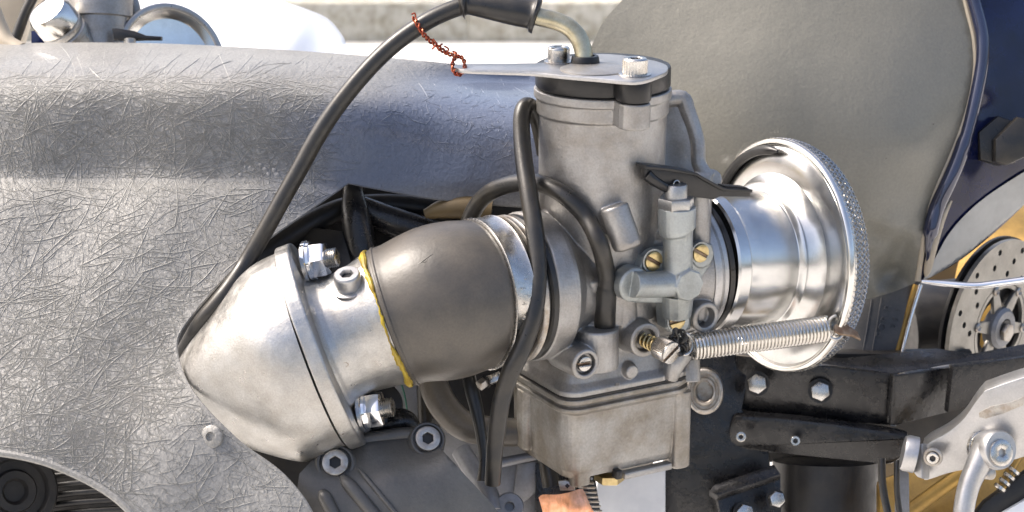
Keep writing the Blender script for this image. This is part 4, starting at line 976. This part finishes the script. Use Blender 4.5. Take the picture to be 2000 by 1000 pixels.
G().lathe(pvC+pa*18,pa,[(0,36),(4,38),(38,38),(42,35),(42,.1)],40).obj('pivot_boss','mach',pl_)
g=G(); dq=-45
g.tube([V(1926,874,dq),V(1908,912,dq-2),V(1892,950,dq-4),V(1882,1000,dq-6),V(1880,1060,dq-6)],[26,23,21,20,20],20,6); g.obj('lever_arm','mach',pl_)
G().lathe(V(1948,884,dq-12),pa,[(-4,34),(0,34),(3,32)],40).obj('pivot_ring','steel',pl_)
socket_screw(pl_,V(1950,884,dq-18),pa,26,12,m='steel',knurl=False,sock=.35,name='button_screw')
G().lathe(V(1932,925,-20),pa,[(-10,12),(6,12),(8,9)],24).obj('stop_pin','dull',pl_)
bl=thing('brake_line','steel and gold brake hose running down right of the foot lever','hose',V(1960,950,60))
G().tube([V(2030,840,60),V(1995,880,60),V(1970,925,60),V(1955,955,60)],[11,10,9,9],16,5).obj('sheath','gold',bl)
for k in range(4): G().lathe(V(1955+k*9,950-k*11,52),VD(-.6,-.75,0),[(0,13),(6,13),(8,10)],20).obj('crimp_ring','steel',bl)
bk=thing('banjo_fitting','dark fitting with a small bolt behind the pivot','fitting',V(1985,870,80))
G().box(V(1975,862,70),VD(.6,.8,0),VD(-.8,.6,0),30,16,14,4).obj('fitting_body','dark',bk)
hex_bolt(bk,V(1984,856,54),VD(0,0,-1),11,8,'dull')
sw=thing('swingarm','gold anodised swingarm running behind the footrest plate','swingarm',V(1850,1000,300))
G().ipoly([(1715,935),(1790,905),(2060,880),(2060,1060),(1715,1060)],360,60,14,face=VD(-.1,.5,-1)).obj('gold_beam','gold',sw)
G().tube([V(1760,1010,300),V(1850,945,290),V(1930,890,285)],[16,16,16],14,4).obj('gold_brace','gold',sw)
sa=thing('side_stay','dark stay with pale blue lower panel in the lower right corner','panel',V(1950,1000,30))
G().ipoly([(1860,1060),(1925,980),(2060,880),(2060,935),(1950,1010),(1920,1060)],70,30,5).obj('dark_stay','dark',sa)
G().ipoly([(1915,1040),(1960,1000),(2060,942),(2060,1060),(1915,1060)],60,30,5).obj('pale_panel','paleblue' if 'paleblue' in M else 'white',sa)
tag(G().tube([V(1722,895,120),V(1724,950,115),V(1738,1020,110)],[8,8,8],12,4).obj('black_cable','rubber'),'thin black cable hanging right of the dark column','cable')
tag(G().tube([V(1752,900,110),V(1752,960,100),V(1760,1020,100)],[6,6,6],12,4).obj('black_cable','rubber'),'thin black cable in front of the gold beam, second from the dark column','cable')
tag(G().ipoly([(1752,905),(1776,925),(1778,1060),(1750,1060)],130,20,4).obj('grey_bracket','greymetal'),'narrow blue grey bracket between the two thin cables and the gold beam','bracket')

# ================================================================== FAR SIDE carburettor (top left, beyond the fairing)
fc=thing('far_carburettor','second carburettor seen over the top edge of the fairing','carburettor',V(200,80,620))
dF=620
G().lathe(V(193,120,dF),UPV,[(0,62*K(dF)*.98),(98,62*K(dF)*.98),(101,66*K(dF)),(240,66*K(dF))],64).obj('barrel','cast',fc)
G().tube([V(245,-20,dF+40),V(262,10,dF+30),V(268,50,dF+30),V(290,100,dF+30)],[13,13,12,12],14,5).obj('casting_ear','cast',fc)
G().ipoly([(218,55),(228,55),(262,60),(285,69),(315,71),(315,78),(280,78),(262,79),(222,78)],dF-90,20,3).obj('choke_lever','blackplastic',fc)
G().lathe(V(254,90,dF-95),UPV,[(0,11*K(dF)),(16,11*K(dF)),(18,8)],24).obj('hex_plug','alu',fc)
fs=thing('far_bell_mouth','polished bell mouth of the far carburettor, left of the white tank','bell mouth',V(330,80,700))
fa=(A*.86+B*.5).normalized(); fcn=V(335,120,650)
fa=VD(.55,.1,-.8)
G().lathe(fcn,fa,[(-80,70),(-40,72),(-20,84),(-6,104),(0,122),(2,128),(-2,128),(-8,108)],72).obj('bell','pol',fs)
G().lathe(fcn,fa,[(5*math.sin(a),128+8*math.cos(a)) for a in np.linspace(0,2*math.pi,12,endpoint=False)],72,loop=True).obj('rim','alu',fs)
fk=thing('filler_cap','bright knurled aluminium knob leaning over the fairing edge','knob',V(100,80,520))
ka=VD(-.42,.62,-.66); kc=V(130,66,540)
G().lathe(kc-ka*40,ka,[(0,46),(30,46),(34,50),(44,50),(47,46),(54,50),(64,50),(67,46),(74,50)],48).obj('knurled_collar','alu',fk)
G().lathe(kc+ka*28,ka,[(0,50),(38,50),(48,44),(52,32),(53,.1)],48).obj('cap','pol',fk)
G().tube([V(165,60,600),V(178,85,600)],[44,44],20,2).obj('black_neck','rubber',fk)
tag(G().tube([V(72,-20,560),V(52,20,560),V(40,50,560),V(22,100,560)],[12,12,12,12],14,5).obj('far_hose','rubber'),'grey hose at the top left corner beside the bright knob','hose')
tk=thing('white_tank','white rounded body panel shining behind the far bell mouth','body panel',V(520,100,900))
tf=tps([(240,-60,1500),(240,140,900),(400,-40,1450),(400,140,820),(560,-20,1300),(560,140,780),(640,20,1350),(690,110,980),(680,140,900),(460,60,900),(580,60,920)])
tkp=curve2([(430,-60),(520,-10),(600,18),(640,36),(664,62),(677,90),(680,150)],5)+[(200,150),(200,-60)]
g=G(); sheet(g,tkp,tf,14,20); g.obj('tank_skin','white',tk,sharp=60)
tag(G().ipoly([(-60,-40),(140,-40),(60,10),(30,110),(-60,110)],760,60,6).obj('tan_cowl','tan'),'blurred tan cowl in the top left corner','cowl')
tag(G().tube([V(-30,-20,430),V(0,50,420),V(14,82,410),V(40,100,400)],[18,16,18,20],16,5).obj('brown_tube','tan'),'brown tube end at the left edge of the photo, on the fairing','tube')
tag(G().ipoly([(60,60),(110,55),(160,110),(60,110)],640,30,4).obj('blue_part','navy'),'dark blue part between the grey hose and the bright knob','part')
print('objects', len(bpy.data.objects), 'verts', sum(len(m.vertices) for m in bpy.data.meshes))
